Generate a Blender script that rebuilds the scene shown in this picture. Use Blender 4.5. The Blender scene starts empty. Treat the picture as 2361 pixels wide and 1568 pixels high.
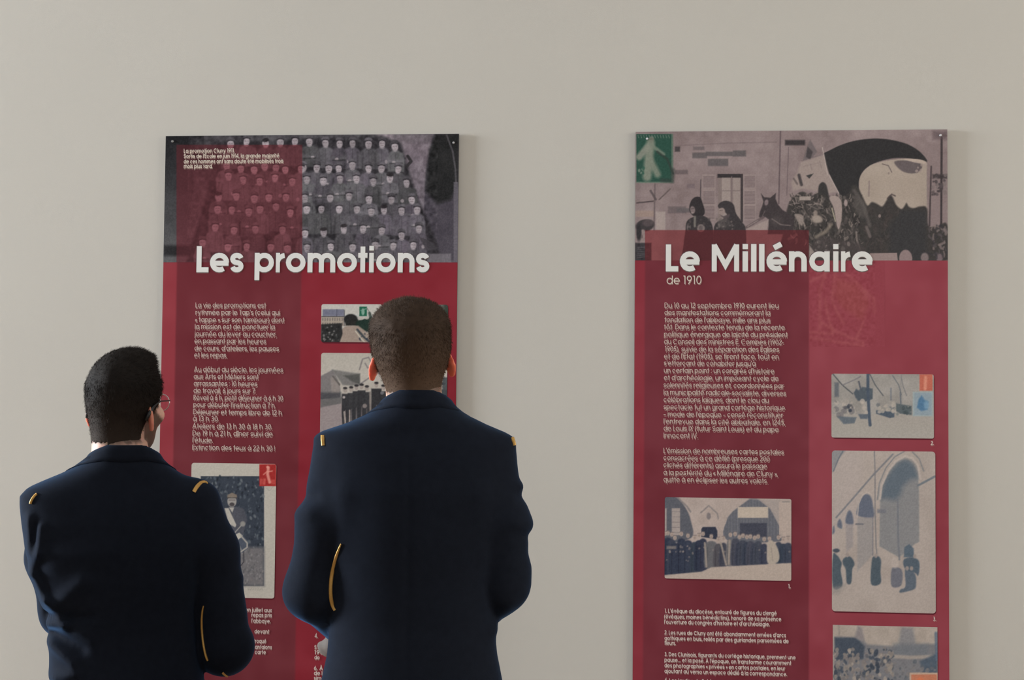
import bpy, math, random
import numpy as np
from mathutils import Matrix, Vector, Euler

sc = bpy.context.scene
COL = sc.collection

# ------------------------------------------------------------------ camera
FPX, CX, CY = 3280.0, 1180.5, 784.0            # focal length in pixels of the 2361 x 1568 frame
CAM = np.array([1.4485, -4.2008, 1.58])
YAW, PITCH, ROLL = 0.0912, 0.0424, 0.0093
cam_d = bpy.data.cameras.new('camera')
cam_d.sensor_width = 36.0; cam_d.sensor_fit = 'HORIZONTAL'; cam_d.lens = FPX / 2361.0 * 36.0
cam_d.clip_start = 0.05
cam = bpy.data.objects.new('camera', cam_d); COL.objects.link(cam)
RM = Matrix.Rotation(YAW, 3, 'Z') @ Matrix.Rotation(math.pi/2 + PITCH, 3, 'X') @ Matrix.Rotation(ROLL, 3, 'Z')
cam.matrix_world = Matrix.Translation(Vector(CAM)) @ RM.to_4x4()
sc.camera = cam
R = np.array(RM)

def ray(px, py):
    d = R @ np.array([(px - CX) / FPX, -(py - CY) / FPX, -1.0])
    return d
def project(P):
    q = (np.asarray(P) - CAM) @ R
    return CX - FPX * q[..., 0] / q[..., 2], CY + FPX * q[..., 1] / q[..., 2]

# ------------------------------------------------------------------ view, world
sc.view_settings.view_transform = 'Standard'; sc.view_settings.look = 'None'
sc.view_settings.exposure = -0.15; sc.view_settings.gamma = 1.0
sc.view_settings.use_curve_mapping = False
w = bpy.data.worlds.new('world'); sc.world = w; w.use_nodes = True
w.node_tree.nodes['Background'].inputs[0].default_value = (0.72, 0.84, 1.0, 1)
w.node_tree.nodes['Background'].inputs[1].default_value = 0.8

def area(name, loc, rot, sx, sy, power, col):
    l = bpy.data.lights.new(name, 'AREA'); l.shape = 'RECTANGLE'; l.size = sx; l.size_y = sy
    l.energy = power; l.color = col
    o = bpy.data.objects.new(name, l); COL.objects.link(o); o.location = loc; o.rotation_euler = rot
    return o
ROOM = dict(x0=-9.0, x1=6.8, y0=-8.2, y1=0.0, h=5.0)
# daylight outside the left window; right, rear and top lights are added fill
area('daylight_left', (-9.35, -1.25, 3.0), (0, -math.pi/2, 0), 2.7, 1.7, 2480, (0.88, 0.94, 1.0))
area('fill_right', (7.15, -2.2, 2.75), (0, math.pi/2, 0), 2.9, 2.6, 186, (1.0, 0.92, 0.80))  # added fill to brighten the right part of the wall
area('fill_rear', (2.6, -8.55, 2.75), (math.pi/2, 0, 0), 3.8, 2.9, 45, (1.0, 0.92, 0.82))  # weak fill added behind the camera, no known source
area('fill_top', (1.2, -2.0, 5.2), (0, 0, 0), 5.0, 1.8, 12, (1.0, 0.93, 0.82))  # overhead fill added to light the wall and spare the men's backs

# ------------------------------------------------------------------ helpers
def s2l(c):
    c = np.asarray(c, float) / 255.0
    return np.where(c <= 0.04045, c / 12.92, ((c + 0.055) / 1.055) ** 2.4)
def tag(o, label=None, cat=None, group=None, kind=None):
    if label: o['label'] = label
    if cat: o['category'] = cat
    if group: o['group'] = group
    if kind: o['kind'] = kind
    return o
def empty(name, loc=(0, 0, 0), rz=0.0):
    o = bpy.data.objects.new(name, None); COL.objects.link(o)
    o.location = loc; o.rotation_euler = (0, 0, rz); o.empty_display_size = 0.1
    return o
def mesh_np(name, V, F, mat, parent=None, cols=None, smooth=False, uvcorner=None):
    """V (n,3); F (m,k) int array of tris or quads, or list of lists"""
    me = bpy.data.meshes.new(name)
    if isinstance(F, np.ndarray):
        m, k = F.shape
        me.vertices.add(len(V)); me.vertices.foreach_set('co', np.asarray(V, np.float32).ravel())
        me.loops.add(m * k); me.loops.foreach_set('vertex_index', F.astype(np.int32).ravel())
        me.polygons.add(m); me.polygons.foreach_set('loop_start', np.arange(0, m * k, k, dtype=np.int32))
        me.update(calc_edges=True); me.validate()
    else:
        me.from_pydata([tuple(v) for v in V], [], F); me.update()
    if cols is not None:
        a = me.color_attributes.new('col', 'FLOAT_COLOR', 'POINT')
        c4 = np.ones((len(V), 4), np.float32); c4[:, :3] = cols
        a.data.foreach_set('color', c4.ravel())
    if smooth:
        me.polygons.foreach_set('use_smooth', np.ones(len(me.polygons), bool))
    o = bpy.data.objects.new(name, me); COL.objects.link(o)
    if mat: me.materials.append(mat)
    if parent: o.parent = parent
    return o
class MB:
    def __init__(s): s.v = []; s.f = []
    def box(s, x0, x1, y0, y1, z0, z1):
        b = len(s.v)
        s.v += [(x0,y0,z0),(x1,y0,z0),(x1,y1,z0),(x0,y1,z0),(x0,y0,z1),(x1,y0,z1),(x1,y1,z1),(x0,y1,z1)]
        s.f += [[b+i for i in q] for q in ((0,3,2,1),(4,5,6,7),(0,1,5,4),(1,2,6,5),(2,3,7,6),(3,0,4,7))]
        return s
    def tube(s, pts, r, n=10, closed=False):
        pts = [np.array(p, float) for p in pts]; m = len(pts); b = len(s.v)
        rs = r if isinstance(r, (list, tuple, np.ndarray)) else [r] * m
        up = np.array([0.0, 0.0, 1.0]); prev = None
        for i, p in enumerate(pts):
            if closed: t = pts[(i+1) % m] - pts[i-1]
            else: t = pts[min(i+1, m-1)] - pts[max(i-1, 0)]
            t = t / (np.linalg.norm(t) + 1e-9)
            if prev is None:
                a = np.cross(t, up)
                if np.linalg.norm(a) < 0.1: a = np.cross(t, [1, 0, 0])
            else: a = prev - t * np.dot(prev, t)
            a = a / np.linalg.norm(a); prev = a; c = np.cross(t, a)
            for k in range(n):
                th = 2 * math.pi * k / n
                s.v.append(tuple(p + rs[i] * (math.cos(th) * a + math.sin(th) * c)))
        for i in range(m if closed else m - 1):
            i2 = (i + 1) % m
            for k in range(n):
                k2 = (k + 1) % n
                s.f.append([b+i*n+k, b+i*n+k2, b+i2*n+k2, b+i2*n+k])
        if not closed:
            s.f.append([b+k for k in range(n)][::-1]); s.f.append([b+(m-1)*n+k for k in range(n)])
        return s
    def build(s, name, mat, parent=None, smooth=False):
        return mesh_np(name, np.array(s.v, float), s.f, mat, parent, smooth=smooth)

# ------------------------------------------------------------------ materials
def mat_base(name):
    m = bpy.data.materials.new(name); m.use_nodes = True
    return m, m.node_tree.nodes, m.node_tree.links, m.node_tree.nodes['Principled BSDF']
def mat_plain(name, col, rough=0.5, metal=0.0, spec=0.5, noise=0.0, nscale=30.0, bump=0.0, bscale=200.0, sheen=0.0, sheen_col=None):
    m, N, L, P = mat_base(name)
    P.inputs['Base Color'].default_value = (*col, 1); P.inputs['Roughness'].default_value = rough
    P.inputs['Metallic'].default_value = metal; P.inputs['Specular IOR Level'].default_value = spec
    tc = N.new('ShaderNodeTexCoord')
    if noise:
        n = N.new('ShaderNodeTexNoise'); n.inputs['Scale'].default_value = nscale; n.inputs['Detail'].default_value = 5
        L.new(tc.outputs['Object'], n.inputs['Vector'])
        mr = N.new('ShaderNodeMapRange'); mr.inputs[3].default_value = 1 - noise; mr.inputs[4].default_value = 1 + noise
        L.new(n.outputs['Fac'], mr.inputs[0])
        mx = N.new('ShaderNodeMix'); mx.data_type = 'RGBA'; mx.blend_type = 'MULTIPLY'; mx.inputs[0].default_value = 1
        mx.inputs[6].default_value = (*col, 1); L.new(mr.outputs[0], mx.inputs[7]); L.new(mx.outputs[2], P.inputs['Base Color'])
    if bump:
        n2 = N.new('ShaderNodeTexNoise'); n2.inputs['Scale'].default_value = bscale; n2.inputs['Detail'].default_value = 3
        L.new(tc.outputs['Object'], n2.inputs['Vector'])
        b = N.new('ShaderNodeBump'); b.inputs['Strength'].default_value = bump; b.inputs['Distance'].default_value = 0.002
        L.new(n2.outputs['Fac'], b.inputs['Height']); L.new(b.outputs['Normal'], P.inputs['Normal'])
    if sheen:
        P.inputs['Sheen Weight'].default_value = sheen; P.inputs['Sheen Roughness'].default_value = 0.35
        P.inputs['Sheen Tint'].default_value = (*(sheen_col or (1, 1, 1)), 1)
    return m
def mat_vcol(name, rough=0.45, spec=0.5, sss=0.0, bump=0.0, bscale=900.0):
    m, N, L, P = mat_base(name)
    a = N.new('ShaderNodeAttribute'); a.attribute_name = 'col'
    L.new(a.outputs['Color'], P.inputs['Base Color'])
    P.inputs['Roughness'].default_value = rough; P.inputs['Specular IOR Level'].default_value = spec
    if sss:
        P.inputs['Subsurface Weight'].default_value = sss
        P.inputs['Subsurface Radius'].default_value = (1.0, 0.25, 0.12); P.inputs['Subsurface Scale'].default_value = 0.008
    if bump:
        tc = N.new('ShaderNodeTexCoord')
        n2 = N.new('ShaderNodeTexNoise'); n2.inputs['Scale'].default_value = bscale; L.new(tc.outputs['Object'], n2.inputs['Vector'])
        b = N.new('ShaderNodeBump'); b.inputs['Strength'].default_value = bump; b.inputs['Distance'].default_value = 0.001
        L.new(n2.outputs['Fac'], b.inputs['Height']); L.new(b.outputs['Normal'], P.inputs['Normal'])
    return m
M_WALL = mat_plain('wall_paint', (0.68, 0.655, 0.60), 0.92, spec=0.15, noise=0.035, nscale=1.6, bump=0.12, bscale=420)
M_SIDE = mat_plain('side_wall_paint', (0.55, 0.53, 0.49), 0.9, spec=0.15, noise=0.03, nscale=2.0)
M_REAR = mat_plain('rear_wall_paint', (0.20, 0.19, 0.18), 0.9, spec=0.15, noise=0.03, nscale=2.0)
M_FLOOR = mat_plain('oak_floor', (0.20, 0.13, 0.08), 0.45, noise=0.25, nscale=6)
M_PLANK = mat_plain('oak_plank', (0.22, 0.145, 0.09), 0.4, noise=0.3, nscale=9)
M_CEIL = mat_plain('ceiling_paint', (0.74, 0.72, 0.68), 0.95, spec=0.1, noise=0.02)
M_FRAME = mat_plain('window_paint', (0.7, 0.7, 0.68), 0.5, noise=0.02)
M_PRINT = mat_vcol('panel_print', 0.40, 0.16)
M_LETTER = mat_vcol('panel_lettering', 0.5, 0.3)
M_BOARD = mat_plain('panel_core', (0.10, 0.09, 0.09), 0.4, noise=0.05)
M_SCREW = mat_plain('screw_metal', (0.75, 0.75, 0.75), 0.3, metal=0.9, noise=0.05)
M_WOOL = mat_plain('navy_wool', (0.0112, 0.0138, 0.0215), 0.8, spec=0.04, noise=0.2, nscale=60, bump=0.25, bscale=700, sheen=0.24, sheen_col=(0.22, 0.50, 1.0))
M_TROUSER = mat_plain('trouser_wool', (0.010, 0.011, 0.016), 0.8, spec=0.12, noise=0.2, nscale=60, sheen=0.03)
M_SHOE = mat_plain('black_leather', (0.012, 0.012, 0.012), 0.25, noise=0.1)
M_GOLD = mat_plain('gold_braid', (0.62, 0.36, 0.10), 0.45, metal=0.55, noise=0.25, nscale=900)
M_SKIN = mat_vcol('skin', 0.5, 0.35, sss=0.9, bump=0.1)
M_HAIR = mat_vcol('hair', 0.75, 0.15)
M_GLOVE = mat_plain('white_cotton', (0.62, 0.58, 0.57), 0.85, noise=0.06, bump=0.2, bscale=900)
M_TEMPLE = mat_plain('black_plastic', (0.01, 0.01, 0.01), 0.3, noise=0.05)
M_RIM = mat_plain('steel_rim', (0.75, 0.76, 0.78), 0.15, metal=1.0, noise=0.03)
def mat_glass(name):
    m, N, L, P = mat_base(name)
    out = N['Material Output']; t = N.new('ShaderNodeBsdfTransparent'); g = N.new('ShaderNodeBsdfGlossy')
    g.inputs['Roughness'].default_value = 0.03
    fr = N.new('ShaderNodeFresnel'); fr.inputs[0].default_value = 1.45
    mx = N.new('ShaderNodeMixShader'); L.new(fr.outputs[0], mx.inputs[0]); L.new(t.outputs[0], mx.inputs[1]); L.new(g.outputs[0], mx.inputs[2])
    L.new(mx.outputs[0], out.inputs[0]); N.remove(P)
    return m
M_GLASS = mat_glass('clear_glass')

# ------------------------------------------------------------------ room shell
r = ROOM
o = MB().box(r['x0']-.3, r['x1']+.3, 0, .25, -.1, r['h']+.2).build('wall_back', M_WALL); tag(o, 'plain cream plaster wall behind the two red panels', kind='structure')
WZ0, WZ1 = 1.3, 4.2
def wall_with_window_x(name, x0, x1, a, b, mat, WZ0=WZ0, WZ1=WZ1):
    m = MB().box(x0, x1, r['y0'], a, 0, r['h']).box(x0, x1, b, r['y1'], 0, r['h']).box(x0, x1, a, b, 0, WZ0).box(x0, x1, a, b, WZ1, r['h'])
    o = m.build(name, mat); o['kind'] = 'structure'; return o
wall_with_window_x('wall_left', r['x0']-.3, r['x0'], -2.2, -.4, M_SIDE, 1.6, 4.4)
wall_with_window_x('wall_right', r['x1'], r['x1']+.3, -3.5, -.9, M_SIDE)
m = MB(); m.box(r['x0']-.3, .7, r['y0']-.3, r['y0'], 0, r['h']); m.box(4.5, r['x1']+.3, r['y0']-.3, r['y0'], 0, r['h'])
m.box(.7, 4.5, r['y0']-.3, r['y0'], 0, WZ0); m.box(.7, 4.5, r['y0']-.3, r['y0'], WZ1, r['h'])
m.build('wall_rear', M_REAR)['kind'] = 'structure'
hx0, hx1, hy0, hy1 = -1.4, 3.8, -3.0, -1.0
MB().box(r['x0']-.3, hx0, r['y0']-.3, .25, r['h'], r['h']+.2).box(hx1, r['x1']+.3, r['y0']-.3, .25, r['h'], r['h']+.2).box(hx0, hx1, r['y0']-.3, hy0, r['h'], r['h']+.2).box(hx0, hx1, hy1, .25, r['h'], r['h']+.2).build('ceiling', M_CEIL)['kind'] = 'structure'
fl = MB().box(r['x0']-.3, r['x1']+.3, r['y0']-.3, r['y1']+.25, -.2, -.004).build('floor', M_FLOOR); fl['kind'] = 'structure'
pm = MB().box(-.0975, .0975, -1.094, 1.094, -.004, 0.0).build('plank', M_PLANK, fl)
k = 0
for i in range(int((r['x1'] - r['x0']) / .2)):
    x = r['x0'] + .1 + i * .2; cuts = [r['y0']] + [c for c in (r['y0'] + .7 * (1 + i % 3) + 2.2 * j for j in range(5)) if c < -.25] + [-.02]
    for ya, yb in zip(cuts[:-1], cuts[1:]):
        c = pm if k == 0 else pm.copy()
        if k: COL.objects.link(c); c.parent = fl
        c.location = (x, (ya + yb) / 2, 0); c.scale = (1, (yb - ya) / 2.2, 1); k += 1
MB().box(r['x0'], r['x1'], -.018, 0, 0, .12).build('baseboard_back', M_FRAME)['kind'] = 'structure'
def window_x(name, x, y0, y1, z0=1.0, z1=3.7):
    m = MB(); t = .06
    m.box(x-.04, x+.04, y0, y0+t, z0, z1).box(x-.04, x+.04, y1-t, y1, z0, z1).box(x-.04, x+.04, y0, y1, z0, z0+t).box(x-.04, x+.04, y0, y1, z1-t, z1)
    ym = (y0+y1)/2; m.box(x-.03, x+.03, ym-.03, ym+.03, z0, z1)
    for q in (1, 2): zz = z0 + (z1-z0)*q/3; m.box(x-.02, x+.02, y0, y1, zz-.02, zz+.02)
    o = m.build(name, M_FRAME); o['kind'] = 'structure'
    for a, b in ((y0, ym), (ym, y1)):
        for q in range(3): MB().box(x-.003, x+.003, a+.03, b-.03, z0+(z1-z0)*q/3+.02, z0+(z1-z0)*(q+1)/3-.02).build('pane', M_GLASS, o)
window_x('window_1', r['x0']-.15, -2.2, -.4, 1.6, 4.4); window_x('added_window_right', r['x1']+.15, -3.5, -.9, WZ0, WZ1)  # the right-hand window is an unseen addition for its fill light
m = MB(); yy = r['y0']-.15
m.box(.7, .76, yy-.04, yy+.04, WZ0, WZ1).box(4.44, 4.5, yy-.04, yy+.04, WZ0, WZ1).box(.7, 4.5, yy-.04, yy+.04, WZ0, WZ0+.06).box(.7, 4.5, yy-.04, yy+.04, WZ1-.06, WZ1).box(2.57, 2.63, yy-.03, yy+.03, WZ0, WZ1)
o = m.build('added_window_rear', M_FRAME); o['kind'] = 'structure'  # unseen rear window added for the fill behind the camera
for a, b in ((.76, 2.57), (2.63, 4.44)): MB().box(a, b, yy-.003, yy+.003, WZ0+.06, WZ1-.06).build('pane', M_GLASS, o)
m = MB(); zz = r['h']+.1
m.box(hx0, hx1, hy0, hy0+.06, zz-.04, zz+.04).box(hx0, hx1, hy1-.06, hy1, zz-.04, zz+.04)
for i in range(5): xx = hx0 + (hx1-hx0)*i/4; m.box(max(hx0, xx-.03), min(hx1, xx+.03), hy0, hy1, zz-.04, zz+.04)
o = m.build('added_window_top', M_FRAME); o['kind'] = 'structure'  # unseen ceiling window added for the overhead fill
for i in range(4): MB().box(hx0+(hx1-hx0)*i/4+.03, hx0+(hx1-hx0)*(i+1)/4-.03, hy0+.06, hy1-.06, zz-.003, zz+.003).build('pane', M_GLASS, o)

# ================================================================== exhibition panels
KLIT = 0.60          # how bright a white sheet on this wall renders
def alb(c): return np.clip(s2l(c) / KLIT, 0.004, 0.92)
class Panel:
    def __init__(s, x0, ztop, w=0.9, h=2.1, T=0.009):
        s.x0, s.zt, s.w, s.h, s.T = x0, ztop, w, h, T
    def world(s, U, V, off=0.0):
        U = np.asarray(U, float); V = np.asarray(V, float)
        return np.stack([s.x0 + U, np.full(U.shape, -s.T - off), s.zt - V], -1)
    def uv(s, px, py):
        d = ray(px, py); t = (-s.T - CAM[1]) / d[1]; p = CAM + t * d
        return p[0] - s.x0, s.zt - p[2]
    def local(s, U, V, off=0.0):              # relative to the panel's own origin (base, centre)
        P = s.world(U, V, off); return P - s.org
PL = Panel(0.0, 2.375); PR = Panel(1.4266, 2.3765)

# ---- value noise on arrays of pixel coordinates
def vnoise(X, Y, scale, seed):
    rs = np.random.RandomState(seed); G = rs.rand(64, 64)
    x = X / scale + 1000.0; y = Y / scale + 1000.0
    xi = np.floor(x).astype(int); yi = np.floor(y).astype(int); fx = x - xi; fy = y - yi
    fx = fx*fx*(3-2*fx); fy = fy*fy*(3-2*fy)
    g = lambda a, b: G[a % 64, b % 64]
    return (g(xi, yi)*(1-fx)+g(xi+1, yi)*fx)*(1-fy)+(g(xi, yi+1)*(1-fx)+g(xi+1, yi+1)*fx)*fy

def sp(pts, n=5):
    p = np.array(pts, float); m = len(p); out = []
    for i in range(m):
        a, b, c, d = p[i-1], p[i], p[(i+1) % m], p[(i+2) % m]
        for k in range(n):
            t = k / n; out.append(tuple(.5 * ((2*b) + (-a+c)*t + (2*a-5*b+4*c-d)*t*t + (-a+3*b-3*c+d)*t**3)))
    return out
class Pic:
    """a printed picture: a grid of vertices on the panel, coloured by painting in the photograph's own coordinates"""
    def __init__(s, panel, corners, step=1.6, base=(120, 115, 112), full=False):
        uv = np.array([panel.uv(*c) for c in corners])          # TL TR BR BL
        s.u0 = (uv[0, 0] + uv[3, 0]) / 2; s.u1 = (uv[1, 0] + uv[2, 0]) / 2
        s.v0 = (uv[0, 1] + uv[1, 1]) / 2; s.v1 = (uv[2, 1] + uv[3, 1]) / 2
        if full: s.u0, s.u1, s.v0 = 0.0, panel.w, 0.0
        s.setup(panel, step, base)
    def setup(s, panel, step, base):
        s.panel = panel; mpp = panel.w / 690.0
        nu = max(2, int((s.u1 - s.u0) / mpp / step)); nv = max(2, int((s.v1 - s.v0) / mpp / step))
        U, V = np.meshgrid(np.linspace(s.u0, s.u1, nu + 1), np.linspace(s.v0, s.v1, nv + 1))
        s.U, s.V = U, V; s.X, s.Y = project(panel.world(U, V)); s.C = np.zeros(U.shape + (3,)); s.C[:] = base
        s.xs = s.X[s.X.shape[0] // 2]; s.ys = s.Y[:, s.Y.shape[1] // 2]
    def win(s, x0, x1, y0, y1):
        p = 8
        i0 = np.searchsorted(s.xs, x0 - p); i1 = np.searchsorted(s.xs, x1 + p)
        j0 = np.searchsorted(s.ys, y0 - p); j1 = np.searchsorted(s.ys, y1 + p)
        return slice(j0, j1), slice(i0, i1)
    def put(s, W, m, col, a=1.0, mul=False):
        m = (m * a)[..., None]
        c = s.C[W]
        s.C[W] = c * (1 - m) + (c * np.asarray(col, float) / 255.0 if mul else np.asarray(col, float)) * m
    def ell(s, cx, cy, rx, ry, col, a=1.0, rot=0.0, soft=1.4, mul=False):
        rr = max(rx, ry); W = s.win(cx - rr, cx + rr, cy - rr, cy + rr)
        X = s.X[W] - cx; Y = s.Y[W] - cy
        if X.size == 0: return s
        if rot:
            c, q = math.cos(rot), math.sin(rot); X, Y = X * c + Y * q, -X * q + Y * c
        d = (np.sqrt((X / rx) ** 2 + (Y / ry) ** 2) - 1) * min(rx, ry)
        s.put(W, np.clip(.5 - d / soft, 0, 1), col, a, mul); return s
    def poly(s, pts, col, a=1.0, soft=1.4, mul=False):
        p = np.array(pts, float); W = s.win(p[:, 0].min(), p[:, 0].max(), p[:, 1].min(), p[:, 1].max())
        X = s.X[W]; Y = s.Y[W]
        if X.size == 0: return s
        d2 = np.full(X.shape, 1e9); ins = np.zeros(X.shape, bool)
        for i in range(len(p)):
            (ax, ay), (bx, by) = p[i], p[(i + 1) % len(p)]
            ex, ey = bx - ax, by - ay; L = ex * ex + ey * ey + 1e-9
            t = np.clip(((X - ax) * ex + (Y - ay) * ey) / L, 0, 1)
            d2 = np.minimum(d2, (X - ax - t * ex) ** 2 + (Y - ay - t * ey) ** 2)
            cr = (ay > Y) != (by > Y)
            ins ^= cr & (X < ex * (Y - ay) / (ey if abs(ey) > 1e-9 else 1e-9) + ax)
        d = np.sqrt(d2) * np.where(ins, -1, 1)
        s.put(W, np.clip(.5 - d / soft, 0, 1), col, a, mul); return s
    def rect(s, x0, y0, x1, y1, col, a=1.0, soft=1.4, mul=False):
        return s.poly([(x0, y0), (x1, y0), (x1, y1), (x0, y1)], col, a, soft, mul)
    def line(s, pts, wd, col, a=1.0, soft=1.3, mul=False):
        p = np.array(pts, float); W = s.win(p[:, 0].min() - wd, p[:, 0].max() + wd, p[:, 1].min() - wd, p[:, 1].max() + wd)
        X = s.X[W]; Y = s.Y[W]
        if X.size == 0: return s
        d2 = np.full(X.shape, 1e9)
        for i in range(len(p) - 1):
            (ax, ay), (bx, by) = p[i], p[i + 1]; ex, ey = bx - ax, by - ay; L = ex * ex + ey * ey + 1e-9
            t = np.clip(((X - ax) * ex + (Y - ay) * ey) / L, 0, 1)
            d2 = np.minimum(d2, (X - ax - t * ex) ** 2 + (Y - ay - t * ey) ** 2)
        s.put(W, np.clip(.5 - (np.sqrt(d2) - wd / 2) / soft, 0, 1), col, a, mul); return s
    def vgrad(s, x0, y0, x1, y1, c0, c1, a=1.0, soft=1.4):
        W = s.win(x0, x1, y0, y1); X = s.X[W]; Y = s.Y[W]
        t = np.clip((Y - y0) / (y1 - y0), 0, 1)[..., None]; c = np.array(c0) * (1 - t) + np.array(c1) * t
        d = np.maximum(np.maximum(x0 - X, X - x1), np.maximum(y0 - Y, Y - y1))
        m = np.clip(.5 - d / soft, 0, 1)[..., None] * a; s.C[W] = s.C[W] * (1 - m) + c * m; return s
    def mottle(s, amp, scale, seed, box=None, tint=(1, 1, 1)):
        W = s.win(*box) if box else (slice(None), slice(None))
        n = vnoise(s.X[W], s.Y[W], scale, seed) - .5
        s.C[W] = np.clip(s.C[W] + n[..., None] * 2 * amp * np.array(tint), 0, 255); return s
    def speck(s, box, n, r0, r1, cols, seed, a=.8, asp=1.0):
        rs = random.Random(seed)
        for _ in range(n):
            x = rs.uniform(box[0], box[1]); y = rs.uniform(box[2], box[3]); q = rs.uniform(r0, r1)
            s.ell(x, y, q, q * asp * rs.uniform(.6, 1.5), rs.choice(cols), a, rs.uniform(-.6, .6), 1.6)
        return s
    def streak(s, box, n, l0, l1, w0, w1, cols, seed, a=.7, ang=1.4):
        rs = random.Random(seed)
        for _ in range(n):
            x = rs.uniform(box[0], box[1]); y = rs.uniform(box[2], box[3]); L = rs.uniform(l0, l1); t = ang + rs.gauss(0, .55)
            dx, dy = math.cos(t) * L / 2, math.sin(t) * L / 2; b = rs.uniform(-2, 2)
            s.line([(x - dx, y - dy), (x + b, y), (x + dx, y + dy)], rs.uniform(w0, w1), rs.choice(cols), a, 1.8)
        return s
    def tint(s, x0, y0, x1, y1, fn):
        W = s.win(x0, x1, y0, y1); X = s.X[W]; Y = s.Y[W]
        d = np.maximum(np.maximum(x0 - X, X - x1), np.maximum(y0 - Y, Y - y1)); m = np.clip(.5 - d / 1.4, 0, 1)[..., None]
        s.C[W] = s.C[W] * (1 - m) + fn(s.C[W]) * m; return s
    def round_corners(s, rad_px=6):
        s.rad = rad_px * s.panel.w / 690.0; return s
    def build(s, name, root, off, label=None):
        nv, nu = s.U.shape
        ok = None
        if hasattr(s, 'rad'):
            q = s.rad; cu = np.clip(s.U, s.u0 + q, s.u1 - q); cv = np.clip(s.V, s.v0 + q, s.v1 - q)
            du, dv = s.U - cu, s.V - cv; L = np.sqrt(du**2 + dv**2); f = np.where(L > q, q / np.maximum(L, 1e-9), 1.0)
            s.U = cu + du * f; s.V = cv + dv * f
        P = s.panel.local(s.U, s.V, off).reshape(-1, 3)
        idx = np.arange(nv * nu).reshape(nv, nu)
        F = np.stack([idx[1:, :-1], idx[1:, 1:], idx[:-1, 1:], idx[:-1, :-1]], -1).reshape(-1, 4)
        o = mesh_np(name, P, F, M_PRINT, root, cols=alb(s.C.reshape(-1, 3)))
        if label: o['label'] = label
        return o

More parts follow.
